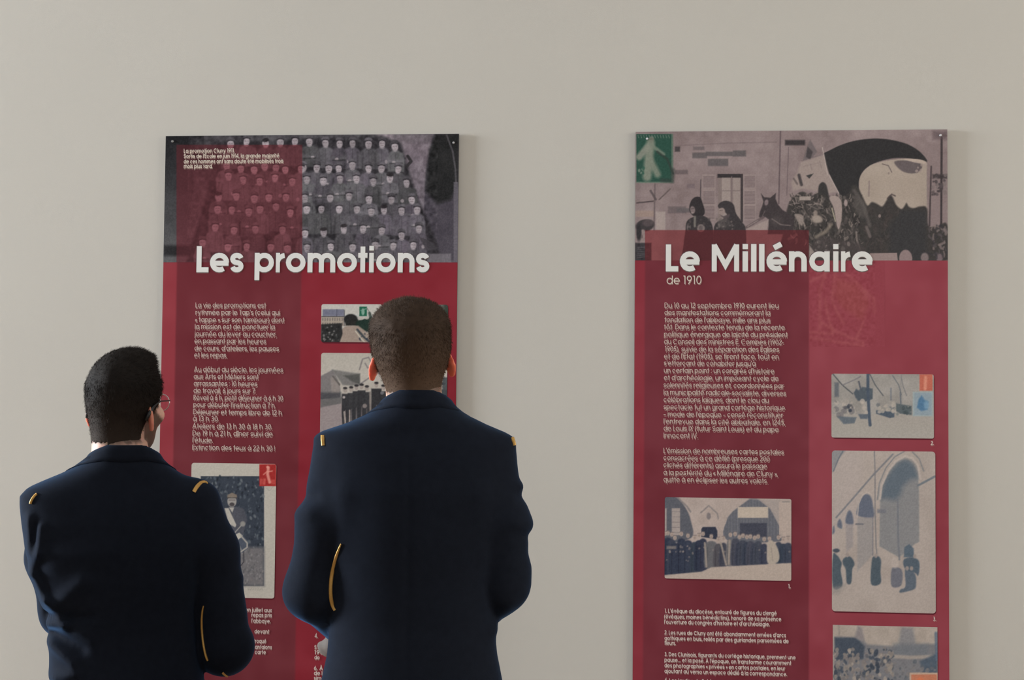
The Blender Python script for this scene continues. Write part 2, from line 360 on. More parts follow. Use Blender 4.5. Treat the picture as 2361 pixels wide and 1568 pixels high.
# ------------------------------------------------------------------ a geometric sans serif drawn with strokes
def arc(cx, cy, rx, ry, a0, a1, n=None):
    n = n or max(4, int(abs(a1 - a0) / 22))
    return [(cx + rx * math.cos(math.radians(a0 + (a1 - a0) * i / n)), cy + ry * math.sin(math.radians(a0 + (a1 - a0) * i / n))) for i in range(n + 1)]
H_, A_, D_ = 1.34, 1.36, -0.40
ACC = {'é': ('e', 'ac'), 'è': ('e', 'gr'), 'ê': ('e', 'ci'), 'à': ('a', 'gr'), 'ï': ('ı', 'di'), 'î': ('ı', 'ci'), 'ô': ('o', 'ci'), 'É': ('E', 'ac'), 'À': ('A', 'gr'), 'ç': ('c', 'ce')}
def glyph(ch, w, q=22):
    h = w / 2; c = .5; Rr = .5 - h
    def O(n=18): return arc(.5, .5, Rr, Rr, 0, 360, n)
    S = []
    if ch in ACC:
        b, ac = ACC[ch]; S, W = glyph(b, w); cap = b.isupper(); y = (H_ if cap else 1.0) + .14; x = W / 2
        if ac == 'ac': S = S + [[(x - .14, y + .03), (x + .22, y + .22)]]
        elif ac == 'gr': S = S + [[(x + .10, y), (x - .14, y + .22)]]
        elif ac == 'ci': S = S + [[(x - .2, y), (x, y + .2), (x + .2, y)]]
        elif ac == 'di': S = S + [[(x - .2, y + .02), (x - .2, y + .02 + w)], [(x + .2, y + .02), (x + .2, y + .02 + w)]]
        else: S = S + [[(x, 0), (x + .08, -.12), (x - .05, -.28)]]
        return S, W
    if ch == 'o': return [O()], 1.0
    if ch == 'a': return [O(), [(1 - h, 0), (1 - h, 1)]], 1.0
    if ch == 'b': return [O(), [(h, 0), (h, A_)]], 1.0
    if ch == 'd': return [O(), [(1 - h, 0), (1 - h, A_)]], 1.0
    if ch == 'p': return [O(), [(h, D_), (h, 1)]], 1.0
    if ch == 'q': return [O(), [(1 - h, D_), (1 - h, 1)]], 1.0
    if ch == 'c': return [arc(.5, .5, Rr, Rr, 48, 312, 13)], .92
    if ch == 'e': return [arc(.5, .5, Rr, Rr, -2, 322 - w * 60, 16), [(h, .5 - w * .12), (1 - h * .2, .5 - w * .12)]], 1.0
    if ch == 'g': return [O(), [(1 - h, 1), (1 - h, -.05)] + arc(.5, -.06, Rr, .30, 0, -150, 8)], 1.0
    if ch in 'nhr':
        Wd = {'n': .86, 'h': .86, 'r': .52}[ch]; S = [[(h, 0), (h, A_ if ch == 'h' else 1)]]
        if ch == 'r': return S + [arc(.62, .62 - h, .62 - h, .38, 180, 98, 5)], Wd
        rx = (Wd - w) / 2; return S + [arc(Wd / 2, 1 - h - rx, rx, rx, 180, 0, 9) + [(Wd - h, 0)]], Wd
    if ch == 'm':
        Wd = 1.42; rx = (Wd / 2 - h) / 2; S = [[(h, 0), (h, 1)]]
        for x in (h + rx, h + 3 * rx): S.append(arc(x, 1 - h - rx, rx, rx, 180, 0, 9) + [(x + rx, 0)])
        return S, Wd
    if ch == 'u':
        Wd = .86; rx = (Wd - w) / 2; return [[(h, 1)] + arc(Wd / 2, h + rx, rx, rx, 180, 360, 9) + [(Wd - h, 1)], [(Wd - h, 0), (Wd - h, 1)]], Wd
    if ch == 'ı': return [[(h, 0), (h, 1)]], w
    if ch == 'i': return [[(h, 0), (h, 1)], [(h, A_ - w * .95), (h, A_)]], w
    if ch == 'l': return [[(h, 0), (h, A_)]], w
    if ch == 'j': return [[(h, 1), (h, -.2), (h - .16, D_)], [(h, A_ - w), (h, A_)]], w
    if ch == 't': return [[(.25, 0), (.25, A_ - .04)], [(0, 1 - h), (.5, 1 - h)]], .5
    if ch == 'f': return [[(.24, 0), (.24, 1.05)] + arc(.24 + .24, 1.06, .24, .24, 180, 85, 5), [(0, 1 - h), (.5, 1 - h)]], .5
    if ch in 'sS':
        Ht, Wd = (1.0, .70) if ch == 's' else (H_, .84); rr = (Ht - w) / 4; rx = Wd / 2 - h
        return [arc(Wd / 2, Ht - h - rr, rx, rr, 12, 270, 12) + arc(Wd / 2, h + rr, rx, rr, 90, -168, 12)], Wd
    if ch == 'v': return [[(h * .9, 1), (.43, h * 1.6), (.86 - h * .9, 1)]], .86
    if ch == 'y': return [[(h, 1), (.43, 0.03)], [(.86 - h, 1), (.28, D_)]], .86
    if ch == 'x': return [[(h, 0), (.76 - h, 1)], [(h, 1), (.76 - h, 0)]], .76
    if ch == 'z': return [[(0, 1 - h), (.62, 1 - h), (.06, h), (.68, h)]], .7
    if ch == 'A': return [[(h, 0), (.55, H_), (1.1 - h, 0)], [(.22, .42), (.88, .42)]], 1.1
    if ch == 'C': return [arc(.67, .67, .67 - h, .67 - h, 48, 312, 15)], 1.25
    if ch == 'O': return [arc(.67, .67, .67 - h, .67 - h, 0, 360, 20)], 1.34
    if ch == 'D': return [[(h, 0), (h, H_)], [(h, H_ - h), (.4, H_ - h)] + arc(.4, .67, .62 - h, .67 - h, 90, -90, 10) + [(h, h)]], 1.02
    if ch == 'E': return [[(h, 0), (h, H_)], [(h, h), (.7, h)], [(h, .68), (.68, .68)], [(h, H_ - h), (.7, H_ - h)]], .7
    if ch == 'I': return [[(h, 0), (h, H_)]], w
    if ch == 'L': return [[(h, 0), (h, H_)], [(h, h), (.62, h)]], .62
    if ch == 'M': return [[(h, 0), (h, H_)], [(h, H_ - h * .2), (.72, h * 2.4), (1.44 - h, H_ - h * .2)], [(1.44 - h, H_), (1.44 - h, 0)]], 1.44
    if ch == 'T': return [[(.36, 0), (.36, H_)], [(0, H_ - h), (.72, H_ - h)]], .72
    if ch == 'R': return [[(h, 0), (h, H_)], [(h, H_ - h), (.38, H_ - h)] + arc(.38, H_ - .37, .36 - h, .37 - h, 90, -90, 7) + [(h, H_ - .74 + h)], [(.36, .6), (.72, 0)]], .76
    if ch == 'V': return [[(h, H_), (.52, 0), (1.04 - h, H_)]], 1.04
    if ch == 'X': return [[(h, 0), (.9 - h, H_)], [(h, H_), (.9 - h, 0)]], .9
    if ch == '0': return [arc(.42, .67, .42 - h, .67 - h, 0, 360, 18)], .84
    if ch == '1': return [[(.28, 0), (.28, H_ - h), (0.02, H_ - h)]], .42
    if ch == '2': return [arc(.4, .95, .38 - h, .39 - h, 165, -38, 9) + [(.06, h), (.8, h)]], .8
    if ch == '3': return [arc(.38, .98, .34 - h, .36 - h, 150, -90, 9) + arc(.38, .37, .38 - h, .37 - h, 90, -150, 10)], .78
    if ch == '4': return [[(.6, 0), (.6, H_), (.04, .38), (.84, .38)]], .86
    if ch == '5': return [[(.7, H_ - h), (.22, H_ - h), (.12, .72)] + arc(.38, .44, .38 - h, .44 - h, 130, -150, 11)], .8
    if ch == '6': return [arc(.41, .42, .41 - h, .42 - h, 0, 360, 14), [(.55, H_), (.09, .6)]], .82
    if ch == '9': return [arc(.41, .92, .41 - h, .42 - h, 0, 360, 14), [(.27, 0), (.73, .74)]], .82
    if ch == '7': return [[(0.02, H_ - h), (.72, H_ - h), (.26, 0)]], .74
    if ch == '8': return [arc(.4, 1.0, .33 - h, .34 - h, 0, 360, 12), arc(.4, .36, .4 - h, .37 - h, 0, 360, 14)], .8
    if ch == '.': return [[(h, 0), (h, w * 1.2)]], w
    if ch == ',': return [[(h, w * 1.1), (h * .3, -.16)]], w
    if ch == ':': return [[(h, 0), (h, w * 1.2)], [(h, .8 - w * .2), (h, .8 + w)]], w
    if ch == '!': return [[(h, 0), (h, w * 1.2)], [(h, .35), (h, H_)]], w
    if ch == "'": return [[(h, .98), (h, H_ + .03)]], w
    if ch == '(': return [arc(.95, .5, .9, 1.0, 128, 232, 6)], .4
    if ch == ')': return [arc(-.6, .5, .9, 1.0, 52, -52, 6)], .4
    if ch == '-': return [[(0, .45), (.36, .45)]], .36
    if ch == '–': return [[(0, .45), (.62, .45)]], .62
    if ch == '«': return [[(.26, .8), (.05, .5), (.26, .2)], [(.56, .8), (.35, .5), (.56, .2)]], .56
    if ch == '»': return [[(.05, .8), (.26, .5), (.05, .2)], [(.35, .8), (.56, .5), (.35, .2)]], .56
    if ch == '…': return [[(h, 0), (h, w * 1.2)], [(h + .45, 0), (h + .45, w * 1.2)], [(h + .9, 0), (h + .9, w * 1.2)]], .9 + w
    return [], .4
def ribbon(pts, w, V, F):
    p = [np.array(a, float) for a in pts]; p = np.array([p[0]] + [p[i] for i in range(1, len(p)) if np.linalg.norm(p[i] - p[i-1]) > 1e-4]); n = len(p); h = w / 2
    closed = n > 4 and np.linalg.norm(p[0] - p[-1]) < 1e-6
    if closed: p = p[:-1]; n -= 1
    b = len(V)
    for i in range(n):
        if closed: a, c = p[i] - p[i - 1], p[(i + 1) % n] - p[i]
        else: a = p[i] - p[i - 1] if i else p[1] - p[0]; c = p[i + 1] - p[i] if i < n - 1 else p[i] - p[i - 1]
        a = a / (np.linalg.norm(a) + 1e-9); c = c / (np.linalg.norm(c) + 1e-9)
        na, nc = np.array([-a[1], a[0]]), np.array([-c[1], c[0]]); m = na + nc
        L = np.dot(m, m); m = m * (2 / max(L, .35)) if L > 1e-6 else na
        V.append(p[i] + m * h); V.append(p[i] - m * h)
    for i in range(n if closed else n - 1):
        j = (i + 1) % n; F.append([b + 2*i, b + 2*i + 1, b + 2*j + 1, b + 2*j])
class Lettering:
    def __init__(s, panel): s.p = panel; s.V = []; s.F = []; s.C = []; s.off = []
    def add2d(s, V, F, off, col):
        b = len(s.V); s.V += V; s.F += [[b + i for i in f] for f in F]; s.C += [col] * len(V)
        s.off += [off] * len(V) if np.isscalar(off) else list(off)
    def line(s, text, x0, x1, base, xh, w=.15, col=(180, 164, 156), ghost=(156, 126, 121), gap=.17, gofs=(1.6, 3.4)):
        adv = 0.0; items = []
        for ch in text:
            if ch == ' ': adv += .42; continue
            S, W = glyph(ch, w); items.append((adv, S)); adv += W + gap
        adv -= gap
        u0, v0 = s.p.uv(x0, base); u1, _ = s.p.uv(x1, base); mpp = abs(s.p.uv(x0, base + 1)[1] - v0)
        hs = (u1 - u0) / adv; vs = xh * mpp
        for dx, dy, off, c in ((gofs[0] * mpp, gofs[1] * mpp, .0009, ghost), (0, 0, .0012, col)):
            if c is None: continue
            V, F, dep = [], [], []
            for a, S in items:
                for k, st in enumerate(S):
                    ribbon([(x + a, y) for x, y in st], w, V, F); dep += [off + k * .00006] * (len(V) - len(dep))
            V = [(u0 + x * hs + dx, v0 - y * vs + dy) for x, y in V]
            s.add2d(V, F, dep, c)
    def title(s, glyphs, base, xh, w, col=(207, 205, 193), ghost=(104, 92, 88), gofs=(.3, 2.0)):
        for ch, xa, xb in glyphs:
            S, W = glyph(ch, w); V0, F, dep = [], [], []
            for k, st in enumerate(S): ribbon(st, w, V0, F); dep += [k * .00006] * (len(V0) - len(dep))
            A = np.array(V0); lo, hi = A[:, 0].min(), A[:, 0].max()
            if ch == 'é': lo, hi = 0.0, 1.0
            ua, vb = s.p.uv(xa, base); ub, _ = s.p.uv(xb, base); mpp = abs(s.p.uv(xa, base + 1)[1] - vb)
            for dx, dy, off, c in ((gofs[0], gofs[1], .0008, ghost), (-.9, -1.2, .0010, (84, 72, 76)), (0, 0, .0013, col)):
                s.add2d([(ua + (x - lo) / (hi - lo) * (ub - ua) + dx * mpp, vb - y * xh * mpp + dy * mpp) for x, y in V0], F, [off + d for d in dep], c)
    def build(s, name, root):
        A = np.array(s.V); P = s.p.world(A[:, 0], A[:, 1]); P[:, 1] -= np.array(s.off); P -= s.p.org
        return mesh_np(name, P, np.array(s.F), M_LETTER, root, cols=alb(np.array(s.C, float)))

# ------------------------------------------------------------------ panel bodies
def make_panel(p, label, bands, screws):
    p.org = np.array([p.x0 + p.w / 2, 0.0, p.zt - p.h])
    root = empty('exhibition_panel', tuple(p.org)); tag(root, label, 'panel', 'exhibition panels on the wall')
    MB().box(-p.w/2, p.w/2, -p.T, -.0025, 0, p.h).build('board', M_BOARD, root)
    pic = Pic.__new__(Pic); pic.u0, pic.u1, pic.v0, pic.v1 = 0, p.w, 0, p.h; pic.setup(p, 5.0, (110, 40, 48))
    for (x0, x1, c) in bands:
        ua = p.uv(x0, 800)[0] if x0 else -1; ub = p.uv(x1, 800)[0] if x1 else 9
        msk = (pic.U >= ua) & (pic.U < ub); pic.C[msk] = c
    pic.mottle(4, 90, 5).mottle(3, 30, 6)
    pic.build('red_background', root, .0003)
    for k, (x, y) in enumerate(screws):
        u, v = p.uv(x, y); m = MB(); c = p.local(u, v)
        n = 10; vv = [(c[0] + .0042*math.cos(6.2832*i/n), c[1] - .0012, c[2] + .0042*math.sin(6.2832*i/n)) for i in range(n)] + [(c[0] + .003*math.cos(6.2832*i/n), c[1] - .0032, c[2] + .003*math.sin(6.2832*i/n)) for i in range(n)]
        ff = [[i, (i+1) % n, n+(i+1) % n, n+i] for i in range(n)] + [[n+i for i in range(n)]]
        mesh_np('screw', np.array(vv), ff, M_SCREW, root)
    return root
RL = make_panel(PL, 'red panel titled Les promotions with a group photo of rows of uniformed men', [(0, 404, (128, 50, 58)), (404, 693.5, (98, 40, 47)), (693.5, 0, (118, 35, 45))], [(398, 326), (1046, 329), ])
RR = make_panel(PR, 'red panel titled Le Millénaire de 1910 with a procession photo and green stamp', [(0, 1487, (122, 44, 54)), (1487, 1865, (102, 42, 51)), (1865, 0, (128, 56, 66))], [(1492, 320), (2168.5, 312)])
RED_L, RED_R = (118, 35, 45), (128, 56, 66)
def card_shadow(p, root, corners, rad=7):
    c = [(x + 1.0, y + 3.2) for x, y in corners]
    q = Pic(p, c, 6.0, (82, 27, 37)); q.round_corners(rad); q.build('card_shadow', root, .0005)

# ---- group photograph ------------------------------------------------------------
g = Pic(PL, [(384, 312.5), (1059, 312.5), (1056, 606), (379, 604)], 1.35, (70, 68, 72), full=True)
rs = random.Random(4)
g.vgrad(370, 310, 470, 610, (24, 24, 27), (84, 84, 86)); g.vgrad(440, 310, 560, 610, (44, 42, 46), (100, 90, 94), .9, 60)
g.vgrad(880, 310, 1070, 610, (112, 102, 110), (88, 84, 92), 1, 60)
g.rect(870, 308, 905, 330, (150, 138, 146), .7, 10)
g.poly([(1000, 310), (990, 350), (982, 400), (978, 470), (978, 600), (1056, 600), (1060, 310)], (66, 62, 70), 1, 3)
g.poly([(1003, 308), (990, 345), (984, 395), (981, 440), (1008, 470), (1040, 460), (1058, 420), (1060, 308)], (32, 32, 33), 1, 10)
g.line([(1030, 312), (1044, 350), (1050, 390), (1052, 430)], 4, (70, 68, 72), .9)
g.rect(1046, 420, 1056, 604, (96, 92, 100), .8)
g.poly([(505, 330), (880, 312), (925, 330), (960, 450), (1000, 540), (1020, 604), (430, 604), (470, 470), (500, 360)], (44, 42, 46), 1, 8)
g.mottle(12, 7, 11, (440, 1000, 320, 604))
def zc(lst, ox, oy, sc_): return [(ox + x / sc_, oy + y / sc_) for x, y in lst]
faces = zc([(148,105),(385,125),(595,135),(785,130),(1020,140),(1218,135),(1408,180),(60,490),(258,490),(435,500),(580,500),(782,450),(1020,500),(1210,500),(1458,510),(110,660),(355,680),(600,650),(840,650),(1090,690),(1335,640),(1580,710),(85,930),(455,930),(735,905),(1025,950),(1355,960),(1655,960)], 690, 310, 6.381)
faces += zc([(110,205),(325,200),(588,200),(850,205),(1060,240),(1245,215),(1505,225),(1735,215),(85,560),(360,545),(655,495),(940,490),(1215,520),(1505,590),(1760,490),(115,770),(465,755),(785,765),(1120,730),(1385,745),(1680,735)], 690, 450, 6.381)
faces += zc([(1055,150),(1310,110),(1615,140),(1850,125),(2085,105),(990,500),(1220,545),(1430,560),(1600,510),(1780,530),(1930,560),(2180,550),(1020,660),(1255,720),(1520,745),(1765,690),(2040,750),(860,1000),(1145,985),(1435,1020),(1665,1005),(1940,1000)], 380, 310, 6.944)
faces += zc([(845,150),(1075,160),(1345,190),(1525,150),(1780,110),(2010,205),(810,440),(1110,490),(1450,470),(1885,480),(605,690),(1010,760),(1310,750),(1695,760),(1965,780)], 380, 460, 6.944)
for (x, y) in sorted(faces, key=lambda q: q[1]):
    b = rs.uniform(66, 90); sx = rs.choice((-1, 1)); tl = rs.uniform(-.2, .2); bx = x + rs.uniform(-3, 3); wd = rs.uniform(.9, 1.15); hu = rs.uniform(.94, 1.0)
    bc = (b, b * hu, b * (1.02 + (1 - hu) * .5))
    g.poly([(bx-20*wd, y+58), (bx-21*wd, y+30), (bx-16*wd, y+15), (x-6, y+9), (x+6, y+9), (bx+17*wd, y+15), (bx+21*wd, y+30), (bx+20*wd, y+58)], bc, .96, 4)
    g.line([(bx-12*wd, y+22), (bx-14*wd, y+54)], 4, (b*.66, b*.64, b*.68), rs.uniform(.2, .7), 4); g.line([(bx+13*wd, y+22), (bx+14*wd, y+54)], 4, (b*.66, b*.64, b*.68), rs.uniform(.2, .7), 4)
    g.ell(bx + 8*sx, y + 30, 9, 18, (b*1.16, b*1.13*hu, b*1.2), .5, 0, 9)
    g.line([(x, y+12), (bx+1, y+50)], 1.2, (b*.62, b*.6, b*.64), .55)
    k = rs.random()
    if k < .3: g.line([(bx-17*wd, y+32), (bx+3*sx, y+38), (bx+16*wd, y+31)], 8, (b*1.15, b*1.12, b*1.18), .75, 4); g.ell(bx+5*sx, y+36, 4.2, 3.2, (144, 136, 140), .9); g.line([(bx-15*wd, y+39), (bx+15*wd, y+38)], 2.6, (b*.5, b*.5, b*.52), .7, 3)
    elif k < .5: g.ell(bx + 12*sx, y + 42, 4, 4.4, (140, 132, 136), .85, 0, 2)
    g.line([(x-5, y+9.4), (x+.5, y+12), (x+5, y+9.4)], 1.6, (150, 142, 146), rs.uniform(.2, .8))
    f = rs.uniform(134, 160); hw = rs.uniform(6.6, 7.8)
    g.ell(x, y+.6, hw, 9.8, (f*.95, f*.9, f*.935), 1, tl, 2.4); g.ell(x + 1.2*sx, y + 1.4, hw*.66, 7, (f*1.06, f*1.0, f*1.04), .5, tl, 5)
    g.ell(x - 2.9, y - .6, 1.8, 1.1, (80, 72, 76), .6, tl, 2.2); g.ell(x + 2.9, y - .6, 1.8, 1.1, (80, 72, 76), .6, tl, 2.2); g.line([(x-2, y+5.4), (x+2.2, y+5.4)], 1.1, (100, 88, 92), .5, 2); g.line([(x+.4*sx, y+.4), (x+.6*sx, y+2.8)], 1.3, (118, 108, 112), .6)
    if rs.random() < .3: g.line([(x-3, y+4.2), (x+3, y+4.2)], 1.3, (84, 74, 77), .55, 2)
    if rs.random() < .88:
        cc = rs.uniform(56, 86); g.poly([(x-8.6, y-5.6), (x-9.4, y-10), (x-6, y-14.4), (x+1+tl*8, y-15.6), (x+7, y-13.8), (x+9.4, y-9.6), (x+8.4, y-5.6), (x, y-7.6)], (cc, cc*.96, cc*1.03), 1, 2)
        g.line([(x-8.2, y-6.2), (x, y-8.2), (x+8.2, y-6.2)], 2.2, (40, 37, 41), .9); g.ell(x + 2*sx, y - 12, 5, 2.4, (cc*1.25, cc*1.2, cc*1.28), .6, 0, 3)
    else: g.ell(x, y - 7, 8, 4.4, (40, 36, 39), 1, tl, 2)
g.mottle(6, 5, 14, (450, 1000, 316, 604)); g.mottle(6, 12, 15, (450, 1000, 316, 604))
g.line([(940, 360), (948, 372), (938, 384)], 7, (40, 38, 40), .9, 2)
g.poly([(965, 545), (1000, 560), (1010, 575), (985, 580)], (60, 57, 62), .9, 3); g.rect(985, 585, 1040, 606, (104, 100, 106), .9, 4)
g.rect(378, 566, 440, 590, (34, 34, 36), .9, 8); g.mottle(7, 2.4, 12); g.mottle(5, 24, 13)
def redtint(c):
    l = c.mean(-1, keepdims=True); return np.concatenate([44 + l * .56, 17 + l * .42, 21 + l * .44], -1)
g.tint(407, 334, 697, 612, redtint)
g.build('group_photo', RL, .0006, 'grey photo of rows of uniformed men, left part tinted red')

# ---- small cards, left panel -----------------------------------------------------
cc = [(741, 701), (880, 702), (880, 790), (740.5, 788)]
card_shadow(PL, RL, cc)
q = Pic(PL, cc, 1.5, (172, 170, 164)).round_corners(5)
q.vgrad(740, 725, 881, 752, (168, 170, 166), (150, 148, 140)).rect(744, 713, 794, 729, (104, 106, 122), 1, 2).rect(741, 729, 796, 731, (60, 58, 60)).rect(741, 731, 796, 752, (148, 138, 126))
for i in range(9): q.rect(743 + i*5.6, 733, 745.6 + i*5.6, 740, (98, 92, 92), .8); q.rect(743 + i*5.6, 744, 745.6 + i*5.6, 750, (84, 80, 80), .8)
q.rect(776, 713, 777.5, 729, (70, 70, 84)).rect(793, 715, 795.5, 752, (90, 90, 92), .8)
q.ell(809, 737, 16, 13, (34, 34, 34), 1, 0, 3).rect(797, 737, 826, 751, (36, 36, 34), 1, 3).ell(838, 748, 18, 12, (30, 44, 38), 1, 0, 3).poly([(822, 742), (858, 730), (862, 775), (850, 768), (824, 756)], (30, 46, 40), 1, 3)
q.poly([(796, 752), (826, 751), (858, 775), (872, 792), (770, 792), (786, 762)], (142, 128, 118), 1, 3).poly([(740, 748), (788, 745), (790, 770), (782, 792), (740, 792)], (40, 40, 40), 1, 3)
q.speck((743, 782, 752, 788), 34, 1, 2.6, [(118, 116, 114), (22, 22, 22), (70, 70, 70)], 3).line([(824, 760), (838, 776), (856, 792)], 5, (50, 58, 64), .9, 2).line([(820, 764), (834, 782), (846, 794)], 2.4, (176, 172, 160)).speck((826, 858, 762, 788), 16, 1, 2.4, [(40, 48, 60), (168, 160, 148)], 5)
q.rect(828.5, 707, 846, 729, (32, 88, 68)).ell(837, 719, 3.6, 8, (126, 156, 142), .9).line([(832, 716), (844, 712)], 2, (120, 150, 136), .8).line([(846, 710), (856, 726), (860, 740)], 1.2, (60, 66, 62), .8).ell(832, 734, 7, 4, (166, 160, 154), .9).ell(846, 733, 5, 3.6, (166, 160, 154), .9).line([(852, 722), (858, 745)], 6, (40, 52, 48), .8, 3)
q.mottle(7, 2.2, 8).build('postcard_street', RL, .0007, 'faded colour postcard of a long building and a street')
cc = [(893, 702), (1033, 703), (1032, 791), (893, 790)]
card_shadow(PL, RL, cc)
q = Pic(PL, cc, 2.0, (52, 58, 52)).round_corners(5); q.rect(890, 700, 1020, 720, (120, 122, 116), 1, 14).speck((893, 1034, 704, 790), 120, 2, 7, [(36, 42, 38), (70, 74, 66), (48, 58, 50)], 9).mottle(6, 3, 9)
q.build('postcard_trees', RL, .0007, 'dark green postcard behind the taller man')
cc = [(741, 814), (1031, 815), (1030, 1006), (737.5, 1004)]
card_shadow(PL, RL, cc)
q = Pic(PL, cc, 1.6, (166, 160, 152)).round_corners(6)
q.vgrad(737, 814, 1032, 870, (162, 157, 148), (168, 162, 154)).poly([(738, 868), (768, 852), (784, 886), (786, 918), (738, 922)], (112, 108, 108), 1, 3).poly([(765, 852), (830, 862), (830, 890), (790, 888)], (110, 108, 106), 1, 4).poly([(792, 866), (830, 862), (830, 886), (812, 880)], (74, 74, 72), .9, 4)
q.poly([(762, 872), (770, 866), (783, 888), (783, 912), (765, 912)], (132, 124, 120), .9, 3).line([(768, 868), (783, 887)], 4, (92, 88, 86)).rect(738, 905, 786, 922, (66, 66, 70), .9, 6).poly([(738, 922), (788, 916), (788, 932), (738, 942)], (96, 94, 94), 1, 4)
q.poly([(738, 940), (790, 930), (1032, 930), (1032, 1006), (737, 1006)], (136, 126, 126), 1, 4)
for a in ([(829, 852), (836, 828), (850, 824), (858, 840)], [(842, 838), (848, 848), (860, 848)], [(830, 886), (862, 864), (880, 858)]): q.line(a, 3, (108, 102, 104), .85, 2)
for (x, yt, wd, c) in ((796, 896, 8, 46), (810, 894, 8, 50), (822, 890, 9, 48), (834, 888, 9, 46), (846, 892, 8, 50), (868, 884, 12, 42), (884, 890, 10, 46), (905, 892, 12, 44), (930, 890, 12, 48), (955, 892, 12, 44), (985, 890, 12, 46), (1022, 886, 14, 60)):
    q.poly([(x-wd, yt+12), (x+wd, yt+12), (x+wd, yt+60), (x+wd*.7, 985), (x+1, 985), (x, yt+50), (x-2, 985), (x-wd*.8, 985), (x-wd, yt+60)], (c, c, c+3), .96, 2.4).ell(x, yt+4, 4.4, 5.6, (146, 136, 130), 1).ell(x, yt-1, 5, 3, (48, 46, 48), 1)
q.line([(794, 950), (797, 982)], 4, (150, 140, 134), .9).line([(806, 946), (806, 980)], 3, (150, 140, 134), .9).ell(793, 916, 3, 3, (160, 152, 150)).ell(841, 936, 5, 5, (120, 112, 110)).line([(853, 905), (854, 952)], 4, (126, 118, 112), .8).ell(881, 906, 4, 4, (100, 100, 104))
q.rect(1020, 870, 1032, 925, (62, 68, 72), .9, 3)
q.mottle(6, 2.4, 18).build('postcard_drill', RL, .0007, 'grey postcard of dark-coated men standing on a road')
cc = [(443, 1068), (638, 1069), (632, 1379), (435, 1377)]
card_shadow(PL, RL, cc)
q = Pic(PL, cc, 1.4, (168, 163, 154)).round_corners(6)
q.rect(463, 1098, 609, 1351, (52, 58, 68), 1).speck((464, 608, 1099, 1265), 430, 1, 2.8, [(78, 86, 94), (34, 40, 48), (100, 106, 110), (40, 46, 56), (58, 64, 74)], 21, .8, 1.6)
q.rect(463, 1262, 609, 1351, (104, 102, 104), 1, 10).speck((464, 608, 1266, 1350), 330, .8, 2.2, [(128, 126, 126), (82, 82, 86), (112, 108, 108)], 22, .7, 1.5)
q.poly([(520, 1170), (545, 1168), (560, 1172), (568, 1200), (562, 1230), (550, 1250), (546, 1320), (528, 1325), (516, 1270), (508, 1185)], (74, 76, 84), 1, 3)
q.poly([(518, 1172), (527, 1172), (545, 1210), (543, 1216), (528, 1208)], (164, 160, 152)).poly([(528, 1170), (540, 1170), (536, 1182)], (160, 156, 150)).line([(560, 1178), (566, 1200), (558, 1212)], 9, (70, 72, 80), .95, 2).ell(560, 1208, 6, 6, (132, 130, 126), 1, 0, 3).line([(556, 1212), (538, 1232)], 2.4, (138, 136, 132))
q.ell(535, 1156, 10.5, 13, (142, 138, 134), 1, 0, 2).ell(535, 1163, 6, 4.4, (60, 56, 58), .9).line([(528, 1153), (542, 1153)], 2.2, (82, 76, 76), .8).poly([(524, 1149), (525, 1141), (535, 1136), (546, 1141), (547, 1149), (535, 1146)], (116, 106, 96), 1, 2).line([(524, 1148), (546, 1148)], 1.8, (54, 50, 50))
q.poly([(528, 1240), (552, 1228), (562, 1236), (572, 1250), (572, 1264), (560, 1274), (540, 1278), (530, 1262)], (72, 78, 90), 1, 2).poly([(528, 1240), (552, 1228), (560, 1236), (532, 1258)], (170, 166, 156)).line([(556, 1236), (570, 1252), (570, 1262), (556, 1272), (538, 1277)], 3.4, (150, 146, 140)).line([(546, 1246), (556, 1268)], 3, (140, 138, 134), .8).line([(562, 1272), (562, 1296), (554, 1306)], 2, (44, 44, 50), .9)
q.rect(598, 1070.5, 637, 1121, (150, 44, 42)).rect(600, 1073, 635, 1118, (142, 40, 39), .9)
q.line([(619, 1078), (617, 1094), (622, 1112)], 6.5, (196, 132, 120), .9, 3).line([(608, 1094), (615, 1088), (628, 1086)], 2.6, (196, 132, 120), .8, 2).ell(617, 1077, 3, 3.4, (200, 140, 128), .9)
for i in range(8): q.line([(601 + i*1.6, 1104), (601 + i*1.6, 1117)], .9, (206, 120, 110), .6); q.line([(626 + i*1.1, 1106), (626 + i*1.1, 1116)], .8, (206, 110, 100), .5)
q.line([(612, 1124), (622, 1132), (630, 1122)], 1.2, (140, 134, 126), .6)
for i in range(9): q.line([(572 + i*4, 1357), (574 + i*4, 1361)], 1.4, (126, 122, 116), .7)
q.mottle(5, 2.2, 28).build('postcard_drummer', RL, .0007, 'pale postcard of a drummer in front of a hedge, red stamp in its corner')

# ---- header photograph, right panel ---------------------------------------------
q = Pic(PR, [(1467, 308.5), (2184, 297.5), (2181, 600), (1464, 601)], 1.35, (128, 114, 114), full=True)
q.mottle(9, 60, 31).mottle(6, 14, 32)
W1 = (142, 128, 126); DK = (42, 40, 42); MD = (84, 76, 78)
for (x0, y0, x1, y1, c) in ((1598, 338, 1624, 346, (96, 88, 90)), (1596, 352, 1630, 365, (84, 80, 82)), (1628, 350, 1690, 360, (84, 80, 82)), (1690, 347, 1720, 361, (82, 78, 80)), (1632, 366, 1679, 383, (84, 80, 82)), (1556, 392, 1586, 402, (92, 82, 84)), (1556, 338, 1568, 350, (54, 50, 52)), (1584, 424, 1602, 434, (106, 94, 98)), (1540, 476, 1582, 492, (96, 86, 88)), (1560, 480, 1600, 490, (90, 84, 86)), (1512, 488, 1534, 530, (150, 138, 134)), (1465, 486, 1508, 500, (140, 122, 114))):
    q.rect(x0, y0, x1, y1, c, .85, 3)
